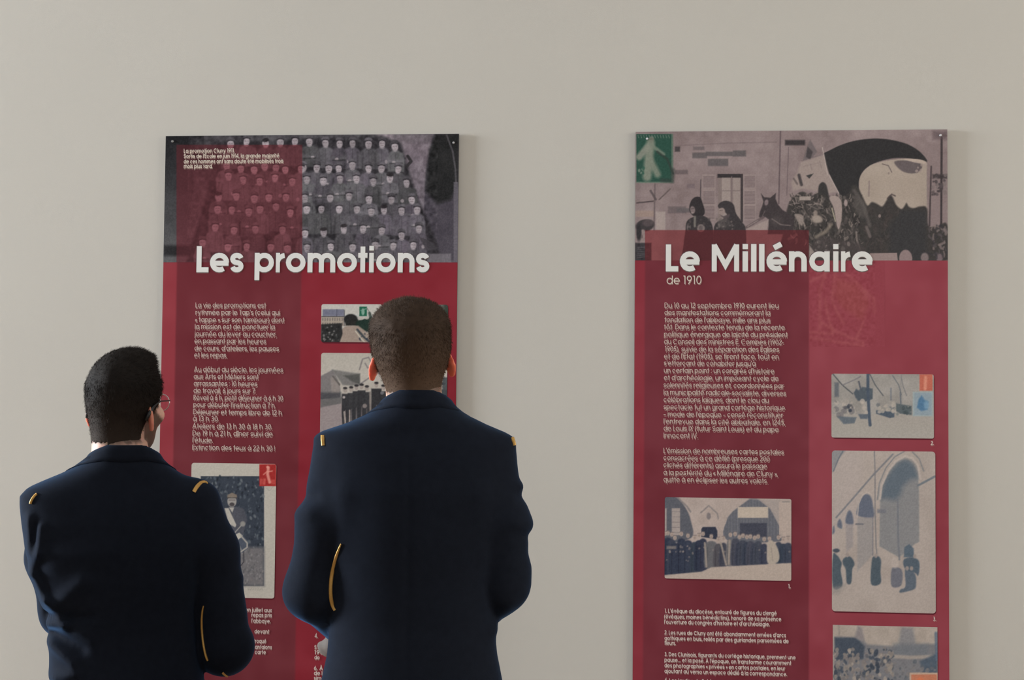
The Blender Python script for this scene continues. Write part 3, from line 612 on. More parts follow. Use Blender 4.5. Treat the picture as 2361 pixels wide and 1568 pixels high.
q.line([(1560, 336), (1680, 330), (1790, 328)], 2, (100, 88, 90), .6, 3)
for x in (1799, 1800): q.line([(x, 300), (x - 4, 470)], 2.4, (84, 72, 76), .7)
q.line([(1818, 340), (1814, 450)], 1.8, (92, 80, 84), .8).rect(1810, 323, 1856, 335, (50, 46, 48), .95, 4).line([(1510, 425), (1508, 530)], 3, (84, 74, 76), .8, 3).line([(1616, 414), (1614, 480)], 2, (60, 54, 58), .9).line([(1468, 468), (1506, 464)], 3, (66, 58, 60), .9).line([(1520, 460), (1545, 436)], 3, (84, 74, 74), .8).line([(1500, 440), (1512, 460)], 5, (76, 68, 70), .8)
# window and shutters
q.rect(1655, 402, 1713, 515, (118, 106, 104)).rect(1654, 401, 1713, 410, (48, 44, 46)).rect(1708, 402, 1713, 512, (56, 50, 52)).rect(1664, 410, 1684, 505, (142, 130, 126), .9).rect(1690, 410, 1706, 505, (138, 126, 122), .9).line([(1664, 440), (1706, 440)], 1.5, (104, 94, 94)).line([(1687, 408), (1687, 505)], 2, (110, 98, 98))
for (x0, x1) in ((1622, 1647), (1717, 1740)):
    q.rect(x0 - 3, 402, x1 + 3, 508, (136, 122, 120), .8)
    for y in list(range(407, 433, 3)) + list(range(442, 470, 3)) + list(range(477, 506, 3)): q.line([(x0, y), (x1, y)], 1.3, (92, 80, 84), .85)
# arch and sky
q.poly([(1898, 354)] + sp([(1900, 353), (1930, 338), (1965, 326), (2005, 320), (2045, 321), (2085, 330), (2110, 342), (2128, 357), (2137, 374), (2100, 366), (2060, 365), (2020, 375), (1996, 389), (1983, 408), (1980, 432), (1985, 470), (1952, 478), (1934, 446), (1912, 402)])[5:], (44, 43, 44), 1, 2)
q.poly(sp([(1981, 432), (1984, 406), (1998, 388), (2020, 376), (2062, 368), (2100, 366), (2135, 373), (2137, 400), (2137, 450), (2136, 505), (2060, 510), (1988, 500)]), (152, 140, 130), 1, 2)
q.poly(sp([(2062, 373), (2090, 370), (2112, 373), (2126, 380), (2120, 396), (2098, 400), (2076, 392)]), (86, 78, 80), .95, 3).poly(sp([(2084, 367), (2112, 367), (2132, 372), (2134, 378), (2110, 375)]), (164, 150, 140), .9).speck((2112, 2134, 378, 398), 8, 2, 4, [(150, 136, 130), (100, 88, 90)], 40, .7).line([(2034, 378), (2048, 382), (2056, 397)], 2.2, (84, 74, 74), .85).line([(2004, 418), (2003, 452)], 3, (122, 108, 108), .8).ell(2049, 400, 2, 3, (120, 106, 104), .8)
q.mottle(5, 30, 30, (1985, 2136, 375, 480))
q.rect(2137, 372, 2184, 600, (122, 108, 108), .8, 4).line([(2147, 384), (2143, 520)], 4, (62, 54, 56), .9).line([(2171, 318), (2170, 520)], 5, (54, 48, 50), .95).rect(2150, 402, 2184, 412, (56, 50, 52), .9, 4).speck((2148, 2184, 404, 450), 30, 2, 5, [(62, 56, 58), (110, 100, 100), (80, 72, 74)], 33).rect(2150, 302, 2184, 322, (82, 70, 74), .6, 8)
# banner and flags
q.poly([(1868, 322), (1884, 350), (1874, 362), (1900, 356), (1850, 372), (1862, 336)], (98, 90, 92), .9, 3).poly([(1862, 338), (1874, 350), (1868, 368), (1858, 362)], (58, 54, 56), .8, 3).poly([(1846, 374), (1900, 357), (1910, 400), (1930, 442), (1906, 448), (1880, 440), (1850, 436), (1828, 440), (1824, 420), (1838, 398)], (142, 129, 124), .9, 5).line([(1896, 340), (1908, 402)], 1.8, (166, 154, 150)).poly([(1858, 405), (1876, 400), (1866, 412)], (56, 56, 56)).line([(1912, 404), (1934, 446)], 2, (164, 152, 148)).line([(1852, 384), (1896, 374)], 1.4, (124, 112, 110), .6).line([(1868, 378), (1872, 392)], 1.6, (112, 102, 100), .6).line([(1890, 372), (1894, 388)], 1.6, (112, 102, 100), .6)
q.poly(sp([(1886, 452), (1888, 428), (1898, 420), (1907, 432), (1911, 470), (1888, 470)]), (52, 50, 50), 1, 3).line([(1842, 404), (1848, 426)], 7, (58, 54, 56), .9, 3).line([(1830, 412), (1838, 424)], 4, (84, 76, 76), .8, 3)
# mass of riders and crowd
q.poly(sp([(1815, 480), (1828, 456), (1850, 442), (1870, 452), (1886, 444), (1910, 456), (1936, 458), (1956, 446), (1966, 428), (1978, 432), (1990, 456), (2000, 474), (2010, 466), (2022, 470), (2034, 476), (2044, 462), (2052, 450), (2059, 456), (2066, 472), (2078, 482), (2086, 474), (2090, 468), (2095, 476), (2106, 480), (2122, 476), (2137, 480), (2140, 520), (2160, 522), (2184, 518), (2186, 600), (2000, 602), (1810, 600), (1808, 530)], 4), (56, 53, 52), 1, 4)
C1 = [(84, 78, 76), (40, 38, 38), (110, 101, 97), (62, 58, 57), (48, 46, 46), (70, 66, 64)]
q.streak((1826, 1985, 456, 560), 170, 8, 24, 3, 7, C1, 42, .5).streak((1822, 1988, 450, 565), 360, 3, 12, 1, 2.6, C1 + [(128, 118, 112)], 46, .75).streak((1822, 1900, 444, 500), 50, 4, 12, 1, 2.4, [(132, 120, 116), (58, 54, 54)], 49, .8, .5)
q.streak((1985, 2135, 490, 585), 120, 10, 26, 4, 9, [(62, 56, 55), (48, 47, 47), (57, 55, 53)], 43, .5).streak((1990, 2135, 486, 580), 160, 3, 10, 1, 2.4, [(72, 66, 64), (44, 43, 44), (82, 75, 73)], 48, .5)
q.poly([(2050, 520), (2080, 486), (2136, 484), (2136, 600), (2050, 600)], (50, 50, 52), .75, 12).ell(2028, 498, 3, 4, (124, 112, 108)).line([(2046, 458), (2056, 448), (2064, 452)], 3, (70, 62, 62), .9, 2)
q.poly(sp([(1912, 456), (1928, 452), (1940, 466), (1940, 505), (1932, 528), (1922, 480)]), (148, 134, 130), .95, 2).line([(1918, 480), (1926, 510)], 3, (152, 144, 128), .9).ell(1884, 505, 13, 9, (148, 136, 128), .9, .2, 4).ell(1880, 492, 5, 7, (140, 128, 120), .8, 0, 3).poly(sp([(1832, 494), (1852, 498), (1850, 520), (1840, 512)]), (142, 130, 124), .8, 3).line([(1842, 515), (1844, 528)], 2, (140, 128, 122), .7).line([(1852, 512), (1856, 526)], 2, (140, 128, 122), .7).ell(1950, 468, 4, 8, (142, 128, 126)).rect(1843, 453, 1869, 462, (152, 140, 134), .9).line([(1846, 463), (1866, 463)], 2, (62, 58, 58), .8).line([(1882, 546), (1904, 534), (1916, 518)], 8, (124, 114, 104), .75, 5).line([(1974, 535), (1976, 555), (1983, 575)], 4, (118, 108, 104), .8).ell(1984, 480, 12, 24, (76, 72, 70), .8, -.4, 5).line([(1970, 440), (1990, 470), (2005, 520)], 8, (92, 86, 84), .6, 5).line([(1998, 524), (2006, 545)], 7, (110, 100, 98), .7, 3).line([(1858, 470), (1884, 482), (1898, 480)], 2, (120, 112, 108), .6)
q.poly([(1890, 545), (1980, 560), (2000, 580), (1985, 600), (1865, 600), (1866, 570)], (66, 60, 60), .8, 8).poly([(1866, 565), (1880, 585), (1880, 600), (1865, 600)], (152, 140, 134), .8, 3).speck((1875, 1960, 558, 600), 40, 1.6, 5, [(120, 110, 106), (60, 56, 56), (90, 84, 82)], 44, .7)
q.poly([(2005, 584), (2068, 583), (2070, 602), (2005, 602)], (134, 118, 116)).ell(2088, 596, 15, 20, (128, 112, 112), 1, 0, 2).ell(2132, 594, 9, 11, (120, 108, 108), .9, 0, 3).ell(2166, 594, 8, 9, (112, 98, 102), .9, 0, 3).streak((2142, 2184, 522, 590), 40, 4, 14, 2, 6, [(118, 106, 104), (60, 56, 58), (52, 50, 54), (80, 74, 76)], 45, .7)
# horse
q.poly([(1754, 445), (1762, 455), (1776, 456), (1789, 445), (1788, 458), (1794, 472), (1804, 484), (1818, 492), (1832, 502), (1828, 540), (1770, 540), (1772, 520), (1772, 506), (1764, 500), (1757, 506), (1750, 500), (1752, 488), (1757, 476), (1760, 465)], (58, 52, 54), 1, 2).ell(1767, 467, 4.4, 7, (126, 112, 114), .85, .2, 2).ell(1790, 510, 14, 12, (74, 68, 68), .6, 0, 8).line([(1722, 524), (1748, 508), (1760, 501)], 6, (94, 82, 84), .9, 2).line([(1724, 522), (1746, 509)], 1.6, (140, 128, 124), .8).line([(1780, 505), (1800, 518), (1822, 520)], 2.4, (112, 102, 100), .8).line([(1758, 498), (1764, 486)], 1.6, (104, 94, 94), .7).poly([(1772, 506), (1768, 530), (1716, 530), (1740, 520)], (148, 134, 130), .8, 3)
# two men and a boy
q.poly(sp([(1589, 480), (1593, 464), (1602, 455), (1614, 455), (1620, 468), (1625, 488), (1620, 498), (1606, 501), (1593, 493)]), (46, 42, 44), 1, 2).ell(1597, 484, 5.6, 8.6, (114, 102, 102), 1, -.2, 2).line([(1593, 482), (1600, 481)], 1.6, (66, 58, 60), .8).ell(1596, 491, 3, 1.6, (150, 136, 132), .7)
q.poly(sp([(1580, 535), (1584, 510), (1603, 499), (1622, 498), (1638, 510), (1645, 535), (1644, 570), (1640, 606), (1605, 608), (1573, 606), (1576, 565)], 4), (52, 48, 50), 1, 2).ell(1588, 524, 4.6, 8, (104, 96, 95), .8, 0, 3).ell(1616, 526, 9, 9, (118, 108, 106), .9, 0, 2).ell(1616, 526, 4.5, 6, (84, 76, 77), .8, 0, 2).line([(1602, 500), (1602, 522)], 5, (112, 108, 102), .85, 2).speck((1584, 1640, 506, 530), 20, 1.4, 3, [(70, 64, 65), (40, 38, 40)], 56, .7)
q.poly(sp([(1656, 478), (1661, 467), (1676, 463), (1691, 471), (1697, 492), (1710, 511), (1720, 532), (1716, 600), (1680, 604), (1649, 600), (1646, 524), (1666, 506), (1676, 494)], 4), (54, 50, 52), 1, 2).ell(1664, 488, 7.6, 9, (134, 120, 116), 1, .2, 2).line([(1659, 486), (1666, 485)], 1.4, (80, 70, 70), .8).poly(sp([(1659, 494), (1668, 498), (1682, 494), (1675, 508)]), (78, 70, 72), .9, 2).ell(1668, 515, 14, 11, (86, 80, 79), .7, 0, 5).speck((1652, 1690, 504, 530), 26, 1.2, 3, [(104, 96, 94), (60, 56, 57)], 57, .7)
q.ell(1487, 520, 22, 14, (56, 52, 54), 1, -.2, 3).ell(1494, 514, 13, 8, (86, 76, 78), .7, 0, 4).ell(1482, 543, 8, 14, (130, 116, 114), 1, 0, 2).ell(1473, 536, 6, 20, (46, 44, 46), 1, 0, 3).ell(1480, 546, 2.6, 4, (84, 74, 74), .7, 0, 2).rect(1464, 560, 1502, 602, (48, 46, 50), .95, 3).speck((1466, 1500, 562, 600), 26, 1.4, 3, [(66, 64, 68), (36, 34, 38)], 58, .7)
for i in range(6): q.line([(1468, 572 + i*4.5), (1486, 570 + i*4.5)], 1, (96, 94, 98), .7)
# printed stamp, a plain pale figure on green
q.rect(1467, 309, 1552, 421, (38, 70, 60)).rect(1548.5, 309, 1551, 421, (126, 128, 116), .7).rect(1467, 419, 1552, 422, (96, 112, 100), .8)
q.line([(1500, 330), (1496, 365), (1492, 408)], 20, (122, 126, 114), .9, 8).line([(1500, 370), (1516, 402)], 15, (116, 122, 110), .9, 8).line([(1492, 340), (1474, 362)], 15, (124, 126, 116), .9, 6).line([(1506, 338), (1530, 356)], 8, (110, 118, 106), .8, 4).ell(1502, 322, 6, 8, (110, 114, 104), .9, .2, 3).line([(1515, 350), (1538, 366), (1552, 400)], 5, (44, 52, 48), .8, 3).line([(1552, 392), (1550, 418), (1526, 416)], 9, (50, 54, 52), .6, 6).speck((1470, 1486, 384, 402), 8, 2, 4, [(112, 122, 110), (44, 80, 68)], 47)
for i in range(12): q.line([(1471 + i*6.4, 312), (1473 + i*6.4, 318)], 1.6, (112, 122, 110), .7)
q.mottle(5, 2.2, 38)
def redtint2(c):
    l = c.mean(-1, keepdims=True); return np.concatenate([48 + l * .56, 16 + l * .40, 21 + l * .38], -1)
q.tint(1487, 530.5, 1865, 610, redtint2)
q.build('procession_photo', RR, .0006, 'sepia photo of a costumed procession by an archway with a green stamp')
# watermark on the red field
q = Pic(PR, [(1866, 603), (2040, 603), (2040, 800), (1866, 800)], 1.8, RED_R)
for pts in ([(1905, 630), (1890, 670), (1890, 760)], [(1925, 630), (1918, 690), (1930, 720), (1945, 745)], [(1950, 630), (1985, 660), (2000, 690)], [(1868, 648), (1890, 640), (1905, 628)], [(1902, 690), (1912, 740), (1920, 765)], [(1895, 745), (1930, 765), (1990, 790)], [(1868, 778), (1930, 788), (1990, 797)], [(1868, 766), (1920, 770)], [(1995, 670), (2015, 690), (2016, 720)], [(1990, 745), (1975, 780)]):
    q.line(pts, 4, (154, 92, 88), .42, 8)
q.poly([(1930, 640), (1975, 655), (2005, 700), (1990, 740), (1940, 710), (1922, 680)], (138, 74, 66), .35, 14).mottle(6, 5, 51, (1866, 2010, 610, 798)).mottle(3, 2.2, 52)
q.build('watermark', RR, .0004, 'faint pale engraving fading into the red field')

# ---- smaller pictures, right panel -----------------------------------------------
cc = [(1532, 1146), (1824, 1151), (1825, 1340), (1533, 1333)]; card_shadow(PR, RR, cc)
q = Pic(PR, cc, 1.45, (160, 147, 141)).round_corners(4); NB = (62, 66, 80); GR = (98, 98, 104)
q.mottle(6, 20, 61)
q.poly(sp([(1528, 1143), (1560, 1147), (1580, 1170), (1592, 1198), (1594, 1240), (1528, 1244)]), (84, 86, 94), 1, 3).rect(1549, 1172, 1568, 1234, (150, 140, 136)).rect(1533, 1172, 1537, 1234, (150, 140, 136)).line([(1562, 1147), (1584, 1168), (1592, 1180)], 4, (122, 116, 116), .9, 2)
for y in (1180, 1192, 1204, 1216, 1228): q.line([(1549, y), (1568, y)], 1.2, (112, 106, 108), .8)
q.poly(sp([(1676, 1245), (1677, 1196), (1690, 1177), (1708, 1162), (1730, 1150), (1750, 1152), (1775, 1170), (1790, 1192), (1798, 1220), (1798, 1248)]), (92, 94, 102), 1, 2).line([(1676, 1194), (1690, 1178), (1728, 1150), (1750, 1152), (1778, 1174), (1796, 1205)], 3, (128, 122, 122), .7).line([(1780, 1156), (1800, 1178), (1806, 1192)], 4, (112, 108, 110), .8, 2)
for i in range(17): q.line([(1680 + i*7, 1152), (1680 + i*7, 1240)], 1.2, (124, 120, 122), .45)
q.poly([(1676, 1150), (1728, 1150), (1690, 1178), (1676, 1194), (1668, 1180)], (160, 147, 141)).poly([(1748, 1151), (1800, 1153), (1798, 1215), (1775, 1172)], (150, 140, 136), .9, 2).rect(1701, 1169, 1771, 1194, (172, 160, 148)).rect(1706, 1206, 1768, 1238, (62, 64, 76), 1, 3).rect(1796, 1157, 1823, 1240, (164, 150, 142), .9).line([(1804, 1157), (1820, 1157)], 2.4, (118, 114, 112), .8)
q.line([(1616, 1182), (1634, 1166), (1654, 1184), (1656, 1196)], 3, (120, 114, 114), .85, 2).ell(1634, 1190, 5, 8, (112, 106, 108), .9, 0, 2).poly([(1617, 1238), (1617, 1220), (1620, 1215), (1650, 1215), (1654, 1224), (1654, 1244)], (48, 52, 66), 1, 2)
for (x, y, wd, c, yb) in ((1532, 1236, 10, (52, 58, 72), 1326), (1540, 1234, 10, (46, 52, 68), 1326), (1549, 1238, 9, (58, 62, 76), 1322), (1556, 1246, 11, (48, 54, 70), 1324), (1571, 1236, 10, (46, 52, 68), 1322), (1586, 1240, 11, (50, 56, 72), 1320), (1602, 1244, 10, (52, 60, 72), 1318), (1612, 1240, 10, (44, 50, 66), 1314), (1621, 1236, 9, (50, 54, 70), 1312), (1640, 1242, 14, (92, 92, 96), 1308), (1656, 1248, 10, (76, 74, 80), 1306), (1668, 1246, 9, (60, 62, 74), 1304), (1684, 1238, 9, (104, 102, 104), 1303), (1696, 1236, 10, (66, 68, 80), 1302), (1705, 1244, 9, (56, 60, 74), 1302), (1713, 1240, 10, (62, 66, 78), 1302), (1722, 1244, 9, (52, 58, 72), 1301), (1731, 1242, 10, (66, 68, 80), 1301), (1740, 1246, 9, (58, 62, 76), 1301), (1748, 1242, 10, (62, 66, 78), 1300), (1762, 1248, 9, (54, 58, 74), 1300), (1795, 1244, 9, (58, 64, 78), 1297), (1806, 1248, 11, (50, 58, 72), 1296), (1817, 1246, 10, (56, 62, 76), 1298)):
    q.poly(sp([(x - wd*.55, y + 7), (x + wd*.55, y + 7), (x + wd, y + 20), (x + wd*1.1, yb), (x - wd*1.1, yb), (x - wd, y + 20)], 3), c, .97, 3).line([(x - wd*.6, y + 20), (x - wd*.7, yb)], 1.6, (c[0]*.7, c[1]*.7, c[2]*.72), .7, 2).ell(x + wd*.3, y + 26, 2.4, 2.2, (128, 118, 114), .6, 0, 2)
q.poly(sp([(1770, 1250), (1780, 1246), (1792, 1262), (1797, 1285), (1790, 1298), (1770, 1298), (1768, 1270)], 4), (158, 148, 138), 1, 3).line([(1778, 1262), (1782, 1294)], 2, (132, 122, 116), .7, 2)
for (x, y) in ((1533, 1230), (1540, 1229), (1549, 1232), (1556, 1240), (1571, 1231), (1586, 1235), (1602, 1239), (1612, 1234), (1621, 1231), (1640, 1237), (1656, 1243), (1668, 1241), (1684, 1233), (1695, 1231), (1705, 1238), (1713, 1235), (1722, 1238), (1730, 1237), (1740, 1240), (1748, 1237), (1762, 1243), (1774, 1242), (1795, 1239), (1806, 1243), (1817, 1241)):
    q.ell(x, y, 4.2, 5.4, (158, 144, 136), 1, 0, 2).ell(x, y + 1, 2.6, 3, (132, 116, 110), .6, 0, 2).line([(x - 3.6, y - 4.6), (x + 3.6, y - 4.6)], 2, (104, 96, 96), .7)
for a in ([(1625, 1252), (1629, 1306)], [(1662, 1252), (1674, 1302)], [(1682, 1246), (1680, 1300)]): q.line(a, 4.4, (142, 132, 124), .9, 2)
q.rect(1537, 1259, 1559, 1266, (122, 114, 110), .8, 3).speck((1536, 1618, 1258, 1296), 14, 1.2, 2.6, [(134, 124, 118), (110, 104, 104)], 62)
q.poly([(1532, 1326), (1618, 1318), (1640, 1308), (1824, 1298), (1824, 1342), (1532, 1336)], (164, 151, 142), 1, 3).mottle(6, 2.2, 64)
q.build('postcard_clergy', RR, .0007, 'grey postcard of robed clergy lined up before an arched doorway')
cc = [(1917, 861), (2152, 864), (2154, 1012), (1917, 1008)]; card_shadow(PR, RR, cc)
q = Pic(PR, cc, 1.45, (142, 138, 134)).round_corners(4); q.mottle(10, 18, 71)
q.vgrad(1916, 955, 2156, 1013, (150, 144, 138), (152, 148, 142)).rect(1924, 882, 1934, 915, (84, 90, 98), .8, 4).line([(1920, 862), (1942, 888), (1966, 908)], 2.6, (76, 80, 84)).line([(1942, 888), (1970, 876), (1984, 868)], 3, (112, 110, 114), .8).line([(2005, 862), (2018, 888), (2036, 912)], 2.6, (84, 88, 92)).line([(2058, 866), (2072, 888), (2078, 910)], 2.4, (100, 104, 108)).line([(2078, 870), (2082, 890), (2090, 912)], 2, (112, 112, 114)).line([(2078, 864), (2076, 930)], 2, (118, 116, 118), .7)
q.poly([(1968, 906), (1974, 896), (1980, 900), (1988, 892), (2000, 894), (2012, 896), (2012, 920), (1996, 926), (1978, 924), (1972, 916)], (76, 84, 92), 1, 3).line([(1980, 880), (1984, 896)], 4, (84, 88, 96)).line([(2001, 862), (2001, 900), (2004, 960), (2006, 980)], 7, (70, 80, 94), 1, 2).line([(2054, 896), (2054, 922)], 4, (104, 108, 114), .8, 2).line([(2076, 905), (2077, 940)], 4, (92, 98, 106), .8)
q.speck((1922, 2000, 922, 958), 26, 3, 7, [(164, 156, 148), (150, 144, 138), (110, 108, 110)], 72).speck((1944, 1966, 934, 948), 10, 2, 4, [(84, 84, 88), (60, 66, 76)], 73).poly([(1930, 960), (1975, 962), (1970, 976), (1945, 978)], (92, 100, 108), 1, 3).poly([(1978, 955), (2002, 955), (2000, 966), (1984, 966)], (88, 96, 106), 1, 3).poly([(2020, 946), (2062, 950), (2062, 962), (2052, 964), (2020, 954)], (74, 84, 96), 1, 2).speck((2020, 2066, 930, 950), 16, 3, 5, [(156, 150, 142), (100, 104, 108), (164, 156, 148)], 74).poly([(2066, 930), (2102, 936), (2102, 957), (2076, 954), (2066, 948)], (84, 92, 96), 1, 3).speck((2068, 2100, 934, 956), 10, 2, 4, [(110, 114, 112), (66, 76, 80)], 75)
q.rect(2120, 863, 2150, 901, (172, 96, 80)).line([(2134, 870), (2133, 896)], 7, (196, 140, 120), .7, 4).rect(2104, 903, 2151, 960, (142, 152, 154)).rect(2108, 906, 2148, 957, (128, 142, 152), .9).poly([(2114, 940), (2118, 920), (2125, 912), (2132, 922), (2140, 926), (2138, 945), (2124, 948)], (70, 106, 138), .9, 4).ell(2136, 934, 6, 10, (110, 140, 162), .8, 0, 4)
q.mottle(6, 2.2, 76).build('postcard_garlands', RR, .0007, 'pale postcard of a garlanded street with an orange and a blue stamp')
cc = [(1917, 1038), (2154, 1042), (2160, 1416), (1919, 1408)]; card_shadow(PR, RR, cc)
q = Pic(PR, cc, 1.5, (156, 146, 140)).round_corners(7); q.mottle(6, 40, 81)
def z6(l): return [(1900 + x / 3.92, 1030 + y / 3.92) for x, y in l]
q.rect(1917, 1036, 1985, 1210, (160, 150, 146), .8, 30)
q.poly(z6([(70, 240), (130, 110), (200, 30), (62, 30)]), (122, 124, 128), .8, 4).line(z6([(85, 220), (130, 110), (170, 40)]), 3, (92, 100, 110), .8)
q.poly(z6([(500, 900), (505, 560), (506, 450), (520, 390), (540, 330), (568, 272), (600, 220), (630, 182), (660, 150), (695, 127), (730, 115), (762, 122), (790, 140), (812, 167), (830, 200), (842, 242), (850, 290), (858, 420), (860, 860), (820, 880), (680, 1000)]), (122, 122, 124), 1, 3)
q.poly(sp(z6([(510, 460), (540, 330), (600, 220), (660, 150), (730, 115), (790, 140), (830, 200), (845, 280), (780, 300), (715, 360), (690, 430), (640, 480), (560, 470)])), (88, 98, 108), 1, 16)
q.line(z6([(505, 470), (520, 350), (580, 215), (650, 130), (730, 85), (800, 105), (850, 170), (870, 290)]), 5, (168, 158, 152), .9, 2).line(z6([(480, 480), (500, 330), (560, 190), (640, 90), (730, 40)]), 2.6, (108, 112, 118), .8, 2).line(z6([(800, 50), (860, 110), (900, 220)]), 3, (110, 112, 116), .8, 2).line(z6([(850, 350), (1000, 270)]), 5, (100, 108, 116), .9, 2)
q.line(z6([(455, 40), (460, 230), (460, 560), (470, 900), (480, 1000)]), 2.6, (108, 108, 112), .85).line(z6([(440, 560), (440, 980)]), 2.6, (92, 96, 108), .8).line(z6([(665, 480), (668, 800), (680, 1020)]), 4, (102, 106, 114), .8, 2)
q.line(z6([(110, 640), (250, 480), (440, 260), (620, 70)]), 4, (108, 110, 116), .85, 2).rect(*z6([(480, 565)])[0], *z6([(560, 600)])[0], (104, 106, 114), .8, 3)
for pts in ([(300, 620), (310, 530), (340, 460), (380, 428), (420, 450), (440, 520), (442, 640)], [(195, 690), (205, 610), (230, 575), (255, 610), (262, 700)], [(120, 720), (128, 670), (145, 655), (160, 690), (160, 740)], [(75, 790), (80, 730), (92, 720), (95, 770)]):
    q.poly(sp(z6(pts)), (92, 98, 112), 1, 4)
q.poly(z6([(300, 640), (440, 640), (435, 980), (300, 1130)]), (136, 132, 132), .8, 4).poly(z6([(195, 700), (262, 700), (262, 900), (200, 960)]), (134, 128, 130), .7, 4)
q.line(z6([(290, 700), (350, 700)]), 4, (96, 98, 104), .8).line(z6([(300, 640), (312, 520), (345, 440), (390, 410), (430, 430)]), 2.4, (170, 160, 154), .8)
q.poly(z6([(720, 1000), (725, 910), (770, 880), (810, 920), (812, 1000)]), (82, 94, 106), 1, 3)
FG = (68, 80, 90)
for pts, c in (([(80, 980), (120, 985), (150, 1030), (160, 1060), (150, 1120), (165, 1255), (80, 1270)], FG), ([(170, 1020), (210, 990), (250, 1005), (275, 1060), (255, 1110), (245, 1230), (205, 1230), (195, 1110), (170, 1060)], FG), ([(430, 1040), (450, 990), (490, 990), (515, 1030), (510, 1130), (510, 1235), (425, 1240)], FG), ([(610, 1110), (650, 1090), (700, 1110), (710, 1180), (690, 1260), (610, 1260)], (98, 100, 110)), ([(730, 1110), (770, 1100), (825, 1160), (830, 1250), (810, 1290), (690, 1320), (690, 1290), (735, 1260)], (82, 92, 104)), ([(720, 1020), (800, 1000), (855, 1030), (862, 1100), (850, 1165), (820, 1140), (730, 1100)], (74, 86, 98))):
    q.poly(sp(z6(pts)), c, .95, 3)
for (x, y) in ((110, 950), (210, 980), (468, 985), (635, 1040), (750, 1100), (820, 990), (790, 1100)): q.ell(*z6([(x, y)])[0], 4, 5, (140, 130, 126), .9, 0, 2)
q.ell(*z6([(110, 938)])[0], 8, 4.6, (64, 72, 82), .95, 0, 2).ell(*z6([(640, 1050)])[0], 8, 12, (166, 156, 150), .8, 0, 4).poly(z6([(75, 1270), (200, 1240), (130, 1330), (75, 1330)]), (126, 122, 120), .6, 10)
q.mottle(6, 2.2, 82).build('postcard_arcade', RR, .0007, 'tall bluish postcard of a high arcade with small figures below')
cc = [(1919, 1439), (2160, 1448), (2163, 1612), (1921, 1603)]; card_shadow(PR, RR, cc)
q = Pic(PR, cc, 1.6, (156, 146, 138)); q.mottle(6, 14, 91)
q.poly([(1924, 1468), (1970, 1470), (1990, 1476), (2000, 1486), (2060, 1490), (2160, 1484), (2160, 1612), (1922, 1612)], (112, 112, 116), 1, 6).poly([(1924, 1470), (1974, 1470), (1994, 1490), (1990, 1520), (1926, 1522)], (66, 74, 86), 1, 5).poly([(1970, 1470), (1978, 1442), (1988, 1450), (1994, 1480)], (124, 118, 120), .9, 6).poly([(2070, 1490), (2078, 1446), (2105, 1448), (2112, 1490)], (118, 118, 122), .85, 8).rect(2060, 1484, 2140, 1512, (104, 108, 114), .8, 10).line([(2040, 1512), (2100, 1516), (2150, 1514)], 8, (152, 142, 134), .8, 4).poly([(2120, 1525), (2162, 1505), (2162, 1560), (2130, 1555)], (72, 84, 98), .9, 6).line([(2158, 1460), (2160, 1520)], 7, (84, 98, 116), .8, 3).line([(1934, 1440), (1935, 1465)], 4, (130, 122, 118), .7, 3)
q.speck((1924, 2060, 1496, 1610), 300, 1.6, 5, [(150, 140, 132), (66, 74, 86), (84, 86, 92), (118, 112, 110), (54, 62, 74), (132, 124, 118)], 92, .85, 1.3).speck((2050, 2160, 1525, 1600), 90, 2, 5, [(118, 114, 114), (84, 90, 98), (100, 100, 104)], 93, .7)
q.rect(2097, 1551, 2164, 1612, (172, 150, 134)).rect(2101, 1555, 2160, 1612, (174, 112, 88)).ell(2122, 1572, 9, 10, (192, 108, 76), .8, 0, 4).mottle(6, 2.2, 94)
q.build('postcard_gardens', RR, .0007, 'faded postcard of a crowd under trees, orange stamp at its corner')

# ---- lettering --------------------------------------------------------------------
T = Lettering(PL)
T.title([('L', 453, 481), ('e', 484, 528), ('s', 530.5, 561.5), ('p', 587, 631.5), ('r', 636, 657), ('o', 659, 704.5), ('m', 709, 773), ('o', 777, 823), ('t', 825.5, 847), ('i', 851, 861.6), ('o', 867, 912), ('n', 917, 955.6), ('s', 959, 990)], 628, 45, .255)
T.build('title_lettering', RL)
T = Lettering(PL); CW = dict(xh=7.0, w=.19, col=(196, 188, 176), ghost=(150, 126, 118), gofs=(1.0, 2.6))
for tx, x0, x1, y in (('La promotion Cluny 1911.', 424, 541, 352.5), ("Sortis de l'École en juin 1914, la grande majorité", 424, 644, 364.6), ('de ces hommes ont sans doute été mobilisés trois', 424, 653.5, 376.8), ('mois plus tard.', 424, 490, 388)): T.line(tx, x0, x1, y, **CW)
T.build('photo_caption', RL)
T = Lettering(PL)
